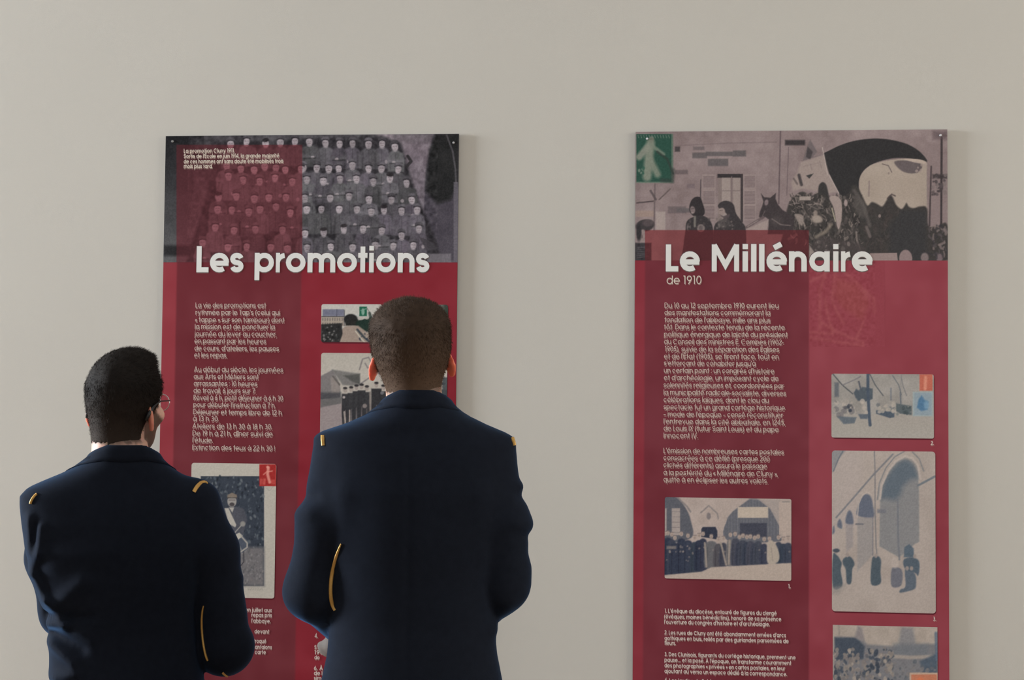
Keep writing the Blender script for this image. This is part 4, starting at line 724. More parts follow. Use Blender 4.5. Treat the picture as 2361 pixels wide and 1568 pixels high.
for tx, x0, x1, y in (('La vie des promotions est', 451, 613, 709), ("rythmée par le Tap's (celui qui", 451, 645, 725.5), ('« tappe » sur son tambour) dont', 450, 655.5, 742.5), ('la mission est de ponctuer la', 449.5, 633.5, 758.6), ('journée du lever au coucher,', 449.5, 637.5, 775), ('en passant par les heures', 448.6, 613.5, 791.3), ("de cours, d'ateliers, les pauses", 448.6, 643, 808), ('et les repas.', 448, 523.5, 824),
    ('Au début du siècle, les journées', 447.7, 652.5, 857), ('aux Arts et Métiers sont', 447, 596, 873.3), ('arrassantes : 10 heures', 447, 593, 889.4), ('de travail, 6 jours sur 7.', 446.5, 590, 905.8), ('Réveil à 6 h, petit déjeuner à 6 h 30', 446.5, 652.5, 922), ("pour débuter l'instruction à 7 h.", 446, 635, 938.3), ('Déjeuner et temps libre de 12 h', 445.5, 649.5, 955), ('à 13 h 30.', 445, 504.5, 970.5), ('Ateliers de 13 h 30 à 18 h 30.', 444, 627.5, 987.3), ('De 19 h à 21 h, dîner suivi de', 444, 628.5, 1004), ("l'étude.", 444, 491, 1020), ('Extinction des feux à 22 h 30 !', 443.5, 633.5, 1036.8)):
    T.line(tx, x0, x1, y, 8.6)
T.build('body_text', RL)
T = Lettering(PL); CW2 = dict(xh=7.0, w=.19, col=(196, 184, 178), ghost=(150, 118, 114), gofs=(.8, 2.4))
for tx, x0, x1, y in (('en juillet aux', 566, 627, 1410), ('repas pris', 580, 627, 1422), ("l'abbaye.", 580, 624, 1435.4), ('devant', 587, 621, 1460), ('troqué', 585, 614, 1482), ('pantalons', 582, 627, 1495.5), ('carte', 588, 613, 1507.5)): T.line(tx, x0, x1, y, **CW2)
T.build('small_captions', RL)
T = Lettering(PL)
for tx, x0, x1, y in (('4.', 726, 733, 1470), ('5. Octobre', 725, 780, 1496.5), ('1901', 725, 750, 1508), ('de', 725, 737, 1520), ("6. À l'aube", 724, 785, 1544.5), ('de la rue', 724, 772, 1556), ('simon', 724, 754, 1567.5)): T.line(tx, x0, x1, y, **CW2)
T.build('side_captions', RL)
T = Lettering(PR)
T.title([('L', 1535, 1564), ('e', 1567.5, 1613.6), ('M', 1641, 1704), ('i', 1712, 1724.5), ('l', 1731.5, 1744), ('l', 1750, 1762.5), ('é', 1767, 1814.7), ('n', 1819, 1860), ('a', 1865.5, 1913), ('i', 1921, 1933), ('r', 1939, 1961), ('e', 1964, 2012)], 626, 46.5, .262)
T.line('de 1910', 1537, 1617, 655, 14.6, w=.13, col=(190, 182, 172), ghost=(146, 116, 112), gofs=(1.2, 2))
T.build('title_lettering', RR)
T = Lettering(PR)
for tx, x0, x1, y in (('Du 10 au 12 septembre 1910 eurent lieu', 1532, 1794.5, 709.5), ('des manifestations commémorant la', 1532, 1775.6, 726), ("fondation de l'abbaye, mille ans plus", 1532, 1776, 742.7), ('tôt. Dans le contexte tendu de la récente', 1531, 1809, 759.2), ('politique énergique de laïcité du président', 1531, 1815.5, 776), ('du Conseil des ministres É. Combes (1902-', 1531, 1806.5, 793), ('1905), suivie de la séparation des Églises', 1533, 1796, 810), ("et de l'État (1905), se firent face, tout en", 1531, 1795, 826.5), ("s'efforçant de cohabiter jusqu'à", 1530.7, 1742, 842.5), ("un certain point : un congrès d'histoire", 1530.7, 1785, 859.3), ("et d'archéologie, un imposant cycle de", 1530.7, 1794.5, 876), ('solennités religieuses et, coordonnées par', 1530, 1807, 893), ('la municipalité radicale-socialiste, diverses', 1530, 1812, 910), ('célébrations laïques, dont le clou du', 1530, 1772, 926.7), ('spectacle fut un grand cortège historique', 1530, 1809.5, 943.3), ("– mode de l'époque – censé reconstituer", 1530, 1805, 960), ("l'entrevue dans la cité abbatiale, en 1245,", 1530, 1810, 976.6), ('de Louis IX (futur Saint Louis) et du pape', 1530, 1795, 992.7), ('Innocent IV.', 1530, 1608.5, 1009),
    ("L'émission de nombreuses cartes postales", 1529.7, 1807, 1044.3), ('consacrées à ce défilé (presque 200', 1529.7, 1774, 1060.6), ('clichés différents) assura le passage', 1529.7, 1768, 1077), ('à la postérité du « Millénaire de Cluny »,', 1529.7, 1793, 1094.6), ('quitte à en éclipser les autres volets.', 1529.7, 1769.7, 1110.6)):
    T.line(tx, x0, x1, y, 8.7)
T.build('body_text', RR)
T = Lettering(PR)
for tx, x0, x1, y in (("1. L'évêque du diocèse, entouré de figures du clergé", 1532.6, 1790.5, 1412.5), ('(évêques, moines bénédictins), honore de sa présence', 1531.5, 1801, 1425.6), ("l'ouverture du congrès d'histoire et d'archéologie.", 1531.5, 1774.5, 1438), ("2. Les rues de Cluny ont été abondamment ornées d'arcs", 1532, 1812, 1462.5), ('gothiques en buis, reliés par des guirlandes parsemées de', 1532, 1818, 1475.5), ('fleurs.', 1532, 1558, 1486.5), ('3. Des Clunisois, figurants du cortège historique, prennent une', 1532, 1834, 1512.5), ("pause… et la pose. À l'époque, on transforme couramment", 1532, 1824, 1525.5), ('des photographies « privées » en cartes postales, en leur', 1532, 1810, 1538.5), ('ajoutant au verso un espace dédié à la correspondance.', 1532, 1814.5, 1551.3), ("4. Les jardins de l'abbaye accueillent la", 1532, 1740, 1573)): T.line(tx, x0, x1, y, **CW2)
T.build('small_captions', RR)
for tx, x0, x1, y in (('1.', 1817, 1823, 1356), ('2.', 2146, 2153, 1026), ('3.', 2151, 2158, 1431)):
    T = Lettering(PR); T.line(tx, x0, x1, y, **CW2); T.build('picture_number', RR)

# ================================================================== people: implicit surfaces turned into meshes
def ellipsoid(P, c, rr, Rm=None):
    q = P - np.asarray(c, np.float32)
    if Rm is not None: q = q @ np.asarray(Rm, np.float32)
    rr = np.asarray(rr, np.float32); k0 = np.linalg.norm(q / rr, axis=1); k1 = np.linalg.norm(q / (rr * rr), axis=1)
    return k0 * (k0 - 1) / np.maximum(k1, 1e-6)
def cone(P, a, b, ra, rb):
    a = np.asarray(a, np.float32); b = np.asarray(b, np.float32); ab = b - a
    t = np.clip(((P - a) @ ab) / (ab @ ab), 0, 1)
    return np.linalg.norm(P - a - t[:, None] * ab, axis=1) - (ra + (rb - ra) * t)
def chain(P, pts, radii, k=0.0):
    d = None
    for i in range(len(pts) - 1):
        e = cone(P, pts[i], pts[i + 1], radii[i], radii[i + 1]); d = e if d is None else smin(d, e, k) if k else np.minimum(d, e)
    return d
def smin(a, b, k):
    h = np.clip(.5 + .5 * (b - a) / k, 0, 1); return b * (1 - h) + a * h - k * h * (1 - h)
def loft(P, tab, n=2.3):
    """stack of ovals: rows (z, xleft, xright, yback, yfront)"""
    t = np.array(sorted(tab)); z = P[:, 2]
    xl, xr, yb, yf = (np.interp(z, t[:, 0], t[:, i]) for i in (1, 2, 3, 4))
    a = (xr - xl) / 2; b = (yf - yb) / 2
    rho = (np.abs((P[:, 0] - (xl + xr) / 2) / a) ** n + np.abs((P[:, 1] - (yb + yf) / 2) / b) ** n) ** (1 / n)
    d = (rho - 1) * np.minimum(a, b)
    return np.maximum(d, np.maximum(z - t[-1, 0], t[0, 0] - z))
def polygonise(f, lo, hi, h):
    lo = np.array(lo, np.float32); n = np.ceil((np.array(hi) - lo) / h).astype(int) + 1; n = ((n + 3) // 4) * 4 + 1
    ax = [lo[i] + h * np.arange(n[i], dtype=np.float32) for i in range(3)]
    cax = [a[::4] for a in ax]; cs = [len(a) for a in cax]
    G = np.stack(np.meshgrid(*cax, indexing='ij'), -1).reshape(-1, 3); Dc = f(G).reshape(cs)
    up = Dc
    for i in range(3):
        m = np.repeat(up, 4, axis=i); m = np.take(m, np.arange(n[i]) + 2 if False else np.clip(np.arange(n[i]) + 2, 0, m.shape[i] - 1), axis=i); up = m
    near = np.abs(up) < h * 4 * 2.4
    D = np.where(up < 0, -1.0, 1.0).astype(np.float32)
    I = np.nonzero(near); Q = np.stack([ax[i][I[i]] for i in range(3)], -1); D[I] = f(Q)
    S = D < 0
    c8 = [S[i:n[0]-1+i, j:n[1]-1+j, k:n[2]-1+k] for i in (0, 1) for j in (0, 1) for k in (0, 1)]
    al = np.logical_and.reduce(c8); an = np.logical_or.reduce(c8); act = an & ~al
    A = np.stack(np.nonzero(act), -1); pos = np.zeros((len(A), 3), np.float32); cnt = np.zeros(len(A), np.float32)
    for axis in range(3):
        o1, o2 = [i for i in range(3) if i != axis]
        for u in (0, 1):
            for v in (0, 1):
                p0 = A.copy(); p0[:, o1] += u; p0[:, o2] += v; p1 = p0.copy(); p1[:, axis] += 1
                d0 = D[p0[:, 0], p0[:, 1], p0[:, 2]]; d1 = D[p1[:, 0], p1[:, 1], p1[:, 2]]; m = (d0 < 0) != (d1 < 0)
                t = np.where(m, d0 / np.where(m, d0 - d1, 1), 0); q = p0.astype(np.float32); q[:, axis] += t
                pos += np.where(m[:, None], q, 0); cnt += m
    V = lo + h * pos / cnt[:, None]
    idm = np.full([x - 1 for x in n], -1, np.int64); idm[A[:, 0], A[:, 1], A[:, 2]] = np.arange(len(A))
    Fs = []
    for axis in range(3):
        o1, o2 = (axis + 1) % 3, (axis + 2) % 3
        sl0 = [slice(None)] * 3; sl1 = [slice(None)] * 3; sl0[axis] = slice(0, -1); sl1[axis] = slice(1, None)
        s0, s1 = S[tuple(sl0)], S[tuple(sl1)]; X = s0 != s1
        E = np.stack(np.nonzero(X), -1); E = E[(E[:, o1] > 0) & (E[:, o2] > 0) & (E[:, o1] < n[o1] - 1) & (E[:, o2] < n[o2] - 1)]
        flip = ~s0[E[:, 0], E[:, 1], E[:, 2]]
        def cid(du, dv):
            q = E.copy(); q[:, o1] -= du; q[:, o2] -= dv; return idm[q[:, 0], q[:, 1], q[:, 2]]
        quad = np.stack([cid(1, 1), cid(0, 1), cid(0, 0), cid(1, 0)], -1); quad[flip] = quad[flip][:, ::-1]
        Fs.append(quad)
    F = np.concatenate(Fs); F = F[(F >= 0).all(1)]
    return V, F
def smooth_mesh(V, F, it=2, lam=.5):
    V = V.copy()
    for _ in range(it):
        acc = np.zeros_like(V); c = np.zeros(len(V), np.float32)
        for a, b in ((0, 1), (1, 2), (2, 3), (3, 0)):
            np.add.at(acc, F[:, a], V[F[:, b]]); np.add.at(acc, F[:, b], V[F[:, a]]); np.add.at(c, F[:, a], 1); np.add.at(c, F[:, b], 1)
        V += lam * (acc / np.maximum(c, 1)[:, None] - V)
    return V
def normals(f, V, e=.002):
    g = np.stack([f(V + np.eye(3, dtype=np.float32)[i] * e) - f(V - np.eye(3, dtype=np.float32)[i] * e) for i in range(3)], -1)
    return g / (np.linalg.norm(g, axis=1, keepdims=True) + 1e-9)
def rotz(a): c, s_ = math.cos(a), math.sin(a); return np.array([[c, -s_, 0], [s_, c, 0], [0, 0, 1]])
def roty(a): c, s_ = math.cos(a), math.sin(a); return np.array([[c, 0, s_], [0, 1, 0], [-s_, 0, c]])
def rotx(a): c, s_ = math.cos(a), math.sin(a); return np.array([[1, 0, 0], [0, c, -s_], [0, s_, c]])
def hash3(P, sc_, seed):
    """smooth 3d value noise"""
    rs_ = np.random.RandomState(seed); G = rs_.rand(32, 32, 32).astype(np.float32)
    q = P * sc_ + 100; i = np.floor(q).astype(int); f = q - i; f = f * f * (3 - 2 * f); o = 0
    for a in (0, 1):
        for b in (0, 1):
            for c in (0, 1):
                w_ = (f[:, 0] if a else 1 - f[:, 0]) * (f[:, 1] if b else 1 - f[:, 1]) * (f[:, 2] if c else 1 - f[:, 2])
                o = o + w_ * G[(i[:, 0] + a) % 32, (i[:, 1] + b) % 32, (i[:, 2] + c) % 32]
    return o

class Man:
    def __init__(s, cx, ytop, dist):
        s.mpp = dist / FPX
        d = ray(cx, ytop); fwd = R @ np.array([0, 0, -1.0]); p = CAM + d * (dist / np.dot(d, fwd))
        s.cx, s.ytop, s.ztop = cx, ytop, p[2]
        s.base = np.array([p[0], p[1], 0.0]); s.head = math.atan2(d[1], d[0]) - math.pi / 2      # facing away from the camera
        s.rot = rotz(s.head); s.root = None
    def X(s, px): return (px - s.cx) * s.mpp
    def Z(s, py): return s.ztop - (py - s.ytop) * s.mpp
    def pt(s, px, py, y=0.0): return np.array([s.X(px), y, s.Z(py)])
    def to_local(s, P): return (np.asarray(P) - s.base) @ s.rot

def man_meshes(M, torso, armL, armR, headp, label, cols, ridges, trousers_z, extra):
    root = empty('person', tuple(M.base), M.head); tag(root, label, 'person', 'two men reading the left panel'); M.root = root
    tt = [(M.Z(y), M.X(l), M.X(r_), yb, yf) for (y, l, r_, yb, yf) in torso]
    zt = max(t[0] for t in tt); zb = min(t[0] for t in tt)
    L = [np.array(p) for p in armL['pts']]; Rr_ = [np.array(p) for p in armR['pts']]
    rid = [(np.array(a), np.array(b), wd, am) for a, b, wd, am in ridges]
    def jacket(P):
        P = P.astype(np.float32); d = loft(P, tt)
        aL = chain(P, L, armL['r'], .03); aR = chain(P, Rr_, armR['r'], .03)
        # open sleeve ends
        for arm, a in ((L, 'L'), (Rr_, 'R')):
            e = arm[-1]; ax = (arm[-1] - arm[-2]) / np.linalg.norm(arm[-1] - arm[-2]); cut = (P - e) @ ax.astype(np.float32)
            if a == 'L': aL = np.maximum(aL, cut)
            else: aR = np.maximum(aR, cut)
        k = np.interp(P[:, 2], [M.Z(1330), M.Z(1230), M.Z(1120), M.Z(1000)], [.006, .012, .022, .016]).astype(np.float32)
        d = np.maximum(d, P[:, 2] - zt + .45 * np.maximum(P[:, 1] + .062, 0))
        d = smin(smin(d, aL, k), aR, k)
        for a, b, wd, am in rid:
            ab = b - a; t = np.clip(((P - a)[:, [0, 2]] @ ab[[0, 2]]) / (ab[[0, 2]] @ ab[[0, 2]]), 0, 1)
            q = P - a - t[:, None] * ab; dd = np.sqrt(q[:, 0] ** 2 + q[:, 2] ** 2)
            d = d - am * np.exp(-(dd / wd) ** 2) * (P[:, 1] < .05)
        n = hash3(P * np.array([1, 1, .5], np.float32), 9.0, 3) - .5
        return d - .006 * n
    M.jacket = jacket
    xs = [t[1] for t in tt] + [t[2] for t in tt] + [p[0] for p in L + Rr_]
    lo = (min(xs) - .1, -.24, zb - .02); hi = (max(xs) + .1, .42, zt + .03)
    V, F = polygonise(jacket, lo, hi, .0058); V = smooth_mesh(V, F, 2)
    jk = mesh_np('jacket', V, F, M_WOOL, root, smooth=True); jk['label'] = 'dark navy uniform jacket'
    # collar: a fold-down leaf lying on the jacket's neck
    zc0, zc1 = M.Z(headp['collar'][0]), M.Z(headp['collar'][1]); n = 56; VV = []; FF = []
    ta = np.array(sorted(tt)); rows = [(-.001, 0.0), (.0022, 0.0), (.0024, .35), (.0026, .7), (.0028, 1.0), (-.001, 1.02)]
    for k in range(n):
        th = 2 * math.pi * k / n; fr = .5 + .5 * math.sin(th)
        for (of, tz) in rows:
            z = zc0 + .0015 - .052 * max(0, (fr - .08) / .92) ** .8 + tz * (zc1 - zc0) * (.85 - .25 * math.cos(th) ** 2)
            l_, r_, yb, yf = (np.interp(z, ta[:, 0], ta[:, i]) for i in (1, 2, 3, 4)); a_ = (r_ - l_) / 2; b_ = (yf - yb) / 2
            c_, s_ = math.cos(th), math.sin(th); rho = (abs(c_) ** 2.3 + abs(s_) ** 2.3) ** (-1 / 2.3)
            VV.append(((l_ + r_) / 2 + (a_ + of) * rho * c_, (yb + yf) / 2 + (b_ + of) * rho * s_, z))
    np_ = len(rows)
    for k in range(n):
        k2 = (k + 1) % n
        for j in range(np_): j2 = (j + 1) % np_; FF.append([k*np_+j, k2*np_+j, k2*np_+j2, k*np_+j2])
    mesh_np('collar', np.array(VV), FF, M_WOOL, root, smooth=True)

    # ---------------- body
    hc = headp['c']; hr = headp['R']; sx = headp['sx']; sy = headp['sy']; zc_ = hc[2]
    def HL(P): return ((P - np.asarray(hc, np.float32)) @ hr.astype(np.float32))
    def skull(Q):
        d = ellipsoid(Q, (0, -.004, .030), (.080 * sx, .097 * sy, .082)); d = smin(d, ellipsoid(Q, (0, -.022 * sy, -.012), (.0735 * sx, .078 * sy, .085)), .035)
        d = smin(d, cone(Q, (0, -.030, -.03), (0, -.042, -.125), .057 * sx, .049), .03)
        return d
    def headf(Q):
        d = skull(Q)
        d = smin(d, ellipsoid(Q, (0, .045, -.040), (.066 * sx, .052, .085)), .03)
        d = smin(d, ellipsoid(Q, (0, .062, -.098), (.036, .032, .028)), .03)
        d = smin(d, ellipsoid(Q, (0, .088, .018), (.052, .016, .014)), .015)
        d = smin(d, cone(Q, (0, .095, .008), (0, .116, -.028), .008, .0125), .012); d = smin(d, ellipsoid(Q, (0, .107, -.034), (.018, .011, .009)), .008)
        for q in (-1, 1):
            d = -smin(-d, ellipsoid(Q, (q * .032, .100, -.002), (.020, .014, .011)), .008)
            d = smin(d, ellipsoid(Q, (q * .031, .080, -.003), (.0135, .0135, .0115)), .003)
            d = smin(d, ellipsoid(Q, (q * .045, .070, -.035), (.022, .02, .02)), .02)
        d = smin(d, ellipsoid(Q, (0, .095, -.064), (.024, .009, .0055)), .006); d = smin(d, ellipsoid(Q, (0, .094, -.073), (.021, .009, .006)), .006)
        for q in (-1, 1):
            fl = math.radians(headp['flare']); Re = rotz(q * fl) @ roty(-q * math.radians(headp['earroll']))
            c = np.array([q * (headp['earx']), -.012, headp['earz']]); E = (Q - c.astype(np.float32)) @ Re.astype(np.float32)
            e = ellipsoid(E, (0, 0, 0), (.0065, .0185, .031)); e = -smin(-e, ellipsoid(E, (q * .008, .004, .003), (.006, .011, .019)), .004)
            e = np.minimum(e, ellipsoid(E, (0, .001, -.025), (.006, .010, .010)))
            d = smin(d, e, .006)
        return d
    neck0 = np.array([M.X(headp['nx']), headp['ny'], M.Z(headp['collar'][1]) - .06]); neck1 = np.array(hc) + hr @ np.array([0, -.022, -.075])
    wl, wr = L[-1], Rr_[-1]
    def hand(P, wst, axis, up, sgn, m):
        axis = axis / np.linalg.norm(axis); up = up - axis * np.dot(up, axis); up = up / np.linalg.norm(up); side = np.cross(axis, up) * sgn
        B = np.stack([side, axis, up], 1); Q = (P - np.asarray(wst, np.float32)) @ B.astype(np.float32)
        d = cone(Q, (0, -.02, 0), (0, .02, 0), .026, .027); d = smin(d, ellipsoid(Q, (0, .058, 0), (.042, .050, .017)), .02)
        for i, (x, ln) in enumerate(((-.030, .068), (-.010, .080), (.011, .076), (.031, .060))):
            b0 = np.array([x, .092 - abs(i - 1.3) * .004, 0]); b1 = b0 + np.array([x * .12, ln * .42, -.012]); b2 = b1 + np.array([0, ln * .25, -.024]); b3 = b2 + np.array([0, .002, -.022])
            d = smin(d, chain(Q, [b0 - np.array([0, .02, 0]), b0, b1, b2, b3], [.010, .0098, .0092, .0085, .0072], .003), .004)
        d = smin(d, chain(Q, [(-.026, .03, -.004), (-.052, .058, -.014), (-.056, .088, -.024), (-.046, .108, -.03)], [.014, .0125, .011, .0085], .004), .008)
        return d
    aL_ax, aR_ax = L[-1] - L[-2], Rr_[-1] - Rr_[-2]
    legx = .092; hipz = M.ztop * .50
    def body(P):
        P = P.astype(np.float32); d = np.full(len(P), 1.0, np.float32)
        m = P[:, 2] > zc_ - .30
        if m.any():
            Q = HL(P[m]); e = headf(Q); e = smin(e, cone(P[m], neck0, neck1, .058, .055), .02); d[m] = np.minimum(d[m], e)
        m = (P[:, 2] < zt + .01) & (P[:, 2] > hipz - .2)
        if m.any():
            t2 = [(z, l + .022, r_ - .022, yb + .02, yf - .02) for (z, l, r_, yb, yf) in tt if z > zb + .1]
            e = loft(P[m], t2); e = smin(e, chain(P[m], L, [q - .02 for q in armL['r'][:-1]] + [.026], .03), .02); e = smin(e, chain(P[m], Rr_, [q - .02 for q in armR['r'][:-1]] + [.026], .03), .02)
            e = smin(e, cone(P[m], neck0, neck1, .058, .055), .03); d[m] = smin(d[m], e, .012)
        m = (np.abs(P[:, 2] - wl[2]) < .22)
        if m.any(): d[m] = smin(smin(d[m], hand(P[m], wl, aL_ax, np.array(armL['up']), 1, M), .01), hand(P[m], wr, aR_ax, np.array(armR['up']), -1, M), .01)
        m = P[:, 2] < hipz + .12
        if m.any():
            e = np.full(m.sum(), 1.0, np.float32)
            for q in (-1, 1):
                xo = M.X(headp['lx']) + q * legx
                e = np.minimum(e, chain(P[m], [(xo, 0, hipz), (xo, .005, M.ztop * .275), (xo, -.01, .09)], [.082, .055, .040], .03))
                e = smin(e, cone(P[m], (xo, -.02, .055), (xo + q * .02, .13, .04), .036, .03), .02)
            d[m] = smin(d[m], e, .04)
        return d
    V, F = polygonise(body, (lo[0], -.26, -.01), (hi[0], .46, M.ztop + .02), .0052); V = smooth_mesh(V, F, 1, .4)
    V2 = HL(V.astype(np.float32)); top = V[:, 2] > zc_ - .16
    C = np.tile(np.array(cols['skin']), (len(V), 1)).astype(float)
    ear = top & (np.abs(V2[:, 0]) > headp['earx'] - .004) & (np.abs(V2[:, 1] + .012) < .04) & (np.abs(V2[:, 2] - headp['earz']) < .045)
    C[ear] = cols['ear']  # redder than the skin: light shining through the ears, put into the colour
    lip = top & (np.abs(V2[:, 2] + .0685) < .009) & (V2[:, 1] > .09) & (np.abs(V2[:, 0]) < .026); C[lip] = cols['lip']
    eye = top & (np.abs(V2[:, 2] + .003) < .007) & (np.abs(np.abs(V2[:, 0]) - .031) < .012) & (V2[:, 1] > .083); C[eye] = (.75, .73, .7)
    iris = eye & (np.abs(np.abs(V2[:, 0]) - .031) < .005); C[iris] = (.06, .04, .03)
    brow = top & (np.abs(V2[:, 2] - .021) < .005) & (np.abs(np.abs(V2[:, 0]) - .032) < .018) & (V2[:, 1] > .07); C[brow] = cols['hair']
    def hairline(Q):          # positive where hair grows
        y, z, x = Q[:, 1], Q[:, 2], np.abs(Q[:, 0])
        low = np.interp(y, headp.get('hy', [-.12, -.06, -.035, -.012, .012, .028, .05, .085, .13]), headp['hl'])
        return z - low - .010 * (hash3(Q, 160.0, 4) - .5)
    hl = hairline(V2); st = np.clip((hl + .005) / .012, 0, 1) * top * (~ear)
    C = C * (1 - .75 * st[:, None]) + np.array(cols['hair']) * .75 * st[:, None]
    if cols.get('beard'):
        bz = np.interp(V2[:, 1], [-.03, -.012, .03, .06, .09, .13], [-.2, -.012, -.012, -.036, -.05, -.05])
        be = np.clip((bz - V2[:, 2]) / .008, 0, 1) * np.clip((V2[:, 1] - np.interp(V2[:, 2], [-.115, -.06, -.03], [.015, -.012, .004])) / .010, 0, 1) * np.clip((V2[:, 2] + .150) / .02, 0, 1) * top * (~lip) * (~ear)
        C = C * (1 - .88 * be[:, None]) + np.array(cols['beardcol']) * .88 * be[:, None]
    bo = mesh_np('body', V, F, M_SKIN, root, cols=np.clip(C, 0, 1), smooth=True)
    # ---------------- hair
    def hairf(P):
        Q = HL(P.astype(np.float32)); d = smin(skull(Q), cone(P.astype(np.float32), neck0, neck1, .058, .055), .02); h_ = hairline(Q)
        zt_ = np.clip((Q[:, 2] - headp['fade'][0]) / (headp['fade'][1] - headp['fade'][0]), 0, 1)
        th = headp['hair_t'][0] + (headp['hair_t'][1] - headp['hair_t'][0]) * zt_ ** 1.3
        if headp.get('quiff'): th = th + headp['quiff'] * np.clip((Q[:, 1] + .01) / .05, 0, 1) * np.clip((Q[:, 2] - .078) / .03, 0, 1)
        th = th + headp['corner'] * np.clip((np.abs(Q[:, 0]) - .02) / .05, 0, 1) * np.clip((Q[:, 2] - .035) / .035, 0, 1)
        th = th + .003 * (hash3(Q, 70.0, 8) - .5) * zt_
        return np.maximum(d - th, -h_ * .8)
    V, F = polygonise(hairf, (hc[0] - .125, hc[1] - .14, hc[2] - .15), (hc[0] + .125, hc[1] + .15, hc[2] + .16), .0042); V = smooth_mesh(V, F, 1, .4)
    Q = HL(V.astype(np.float32)); zt_ = np.clip((Q[:, 2] - headp['fade'][0]) / (headp['fade'][1] - headp['fade'][0]), 0, 1)
    def hcol(z_, nn): return np.array(cols['hair_low']) * (1 - z_[:, None]) + np.array(cols['hair']) * z_[:, None] * (.8 + .4 * nn[:, None])
    hm = mesh_np('hair', V, F, M_HAIR, root, cols=hcol(zt_, hash3(Q, 90., 5)), smooth=True); hm['label'] = cols['hair_label']
    N_ = normals(hairf, V); rs_ = np.random.RandomState(7)
    sel = rs_.choice(len(V), min(len(V) * 4, 42000)); B = V[sel] + rs_.randn(len(sel), 3) * .0016; Nn = N_[sel]; Qs = HL(B.astype(np.float32)); zs = np.clip((Qs[:, 2] - headp['fade'][0]) / (headp['fade'][1] - headp['fade'][0]), 0, 1)
    keep = hairline(Qs) > .001; B, Nn, zs, Qs = B[keep], Nn[keep], zs[keep], Qs[keep]
    flow = np.stack([np.zeros(len(B)), .3 * np.ones(len(B)), -1.0 * np.ones(len(B))], -1); tb = np.clip((Qs[:, 2] - .02) / .06, 0, 1)[:, None]; flow = flow * (1 - tb) + np.array([0, 1.0, .1]) * tb; flow = flow @ hr.T
    dr = Nn * .42 + flow * .8 + rs_.randn(len(B), 3) * .12; dr /= np.linalg.norm(dr, axis=1, keepdims=True)
    ln = (.0015 + .0065 * zs) * (.6 + .8 * rs_.rand(len(B))); side = np.cross(dr, rs_.randn(len(B), 3)); side /= np.linalg.norm(side, axis=1, keepdims=True) + 1e-9
    wv = .00026; b0 = B - Nn * .001; mid = b0 + dr * ln[:, None] * .55; tip = b0 + dr * ln[:, None]
    SV = np.concatenate([b0 - side * wv, b0 + side * wv, mid + side * wv * .8, mid - side * wv * .8, tip], 0); n = len(B); k = np.arange(n)
    T3 = np.concatenate([np.stack([k, k + n, k + 2*n], -1), np.stack([k, k + 2*n, k + 3*n], -1), np.stack([k + 3*n, k + 2*n, k + 4*n], -1)])
    hc_ = hcol(zs, rs_.rand(n)); so = mesh_np('hair_strands', SV, T3, M_HAIR, hm, cols=np.tile(hc_, (5, 1))); so['kind'] = 'stuff'
    # ---------------- trousers and shoes
    def trous(P):
        P = P.astype(np.float32); e = np.full(len(P), 1.0, np.float32); x0 = M.X(headp['lx'])
        for q in (-1, 1):
            xo = x0 + q * legx; e = np.minimum(e, chain(P, [(xo * 1.0, 0, hipz), (xo, .005, M.ztop * .275), (xo, -.005, .075)], [.092, .080, .076], .03))
        e = smin(e, loft(P, [(hipz - .02, x0 - .15, x0 + .15, -.11, .10), (hipz + .16, x0 - .14, x0 + .14, -.105, .10)]), .05)
        return np.maximum(e, .045 - P[:, 2]) - .004 * (hash3(P, 14., 6) - .5)
    V, F = polygonise(trous, (-.36, -.2, .0), (.36, .2, hipz + .2), .011); mesh_np('trousers', smooth_mesh(V, F, 2), F, M_TROUSER, root, smooth=True)
    for q in (-1, 1):
        xo = M.X(headp['lx']) + q * legx
        def shoe(P):
            P = P.astype(np.float32); e = cone(P, (xo, -.035, .05), (xo + q * .022, .135, .035), .05, .046); e = smin(e, cone(P, (xo, -.02, .05), (xo, -.02, .11), .05, .05), .03); return np.maximum(e, -P[:, 2])
        V, F = polygonise(shoe, (xo - .1, -.14, -.02), (xo + .12, .24, .18), .008); mesh_np('shoe', V, F, M_SHOE, root, smooth=True)
    return root

def on_jacket(M, px, py):
    d = ray(px, py); d = d / np.linalg.norm(d); o = M.to_local(CAM)[None]; dl = (d @ M.rot)
    t = 2.6
    for _ in range(90):
        P = (o + dl * t).astype(np.float32); e = float(M.jacket(P)[0])
        if e < .0008: break
        t += max(e * .6, .0008)
        if t > 3.75: return None
    return (o + dl * t)[0]
def braid(M, pts, wd, name, label):
    P = [on_jacket(M, *p) for p in pts]; ok = [(a, b) for a, b in zip(P, pts) if a is not None]
    if len(ok) < 2: return
    P = np.array([a for a, b in ok]); y = P[:, 1].copy()
    for i in range(len(P)): y[i] = np.median(P[max(0, i-1):i+2, 1])
    dv = M.to_local(CAM) - P; dv /= np.linalg.norm(dv, axis=1, keepdims=True); VV = []; FF = []
    for i in range(len(P)):
        tg = P[min(i+1, len(P)-1)] - P[max(i-1, 0)]; tg /= np.linalg.norm(tg) + 1e-9; sd = np.cross(tg, dv[i]); sd /= np.linalg.norm(sd)
        h = wd[i] / 2 if isinstance(wd, (list, tuple)) else wd / 2; c = P[i]
        for a, b in ((-1, -.004), (-1, .0012), (-.5, .0026), (.5, .0026), (1, .0012), (1, -.004)): VV.append(c + sd * h * a + dv[i] * b)
    for i in range(len(P) - 1):
        for j in range(5): FF.append([i*6+j, i*6+j+1, (i+1)*6+j+1, (i+1)*6+j])
    o = mesh_np(name, np.array(VV), FF, M_GOLD, M.root, smooth=True); o['label'] = label
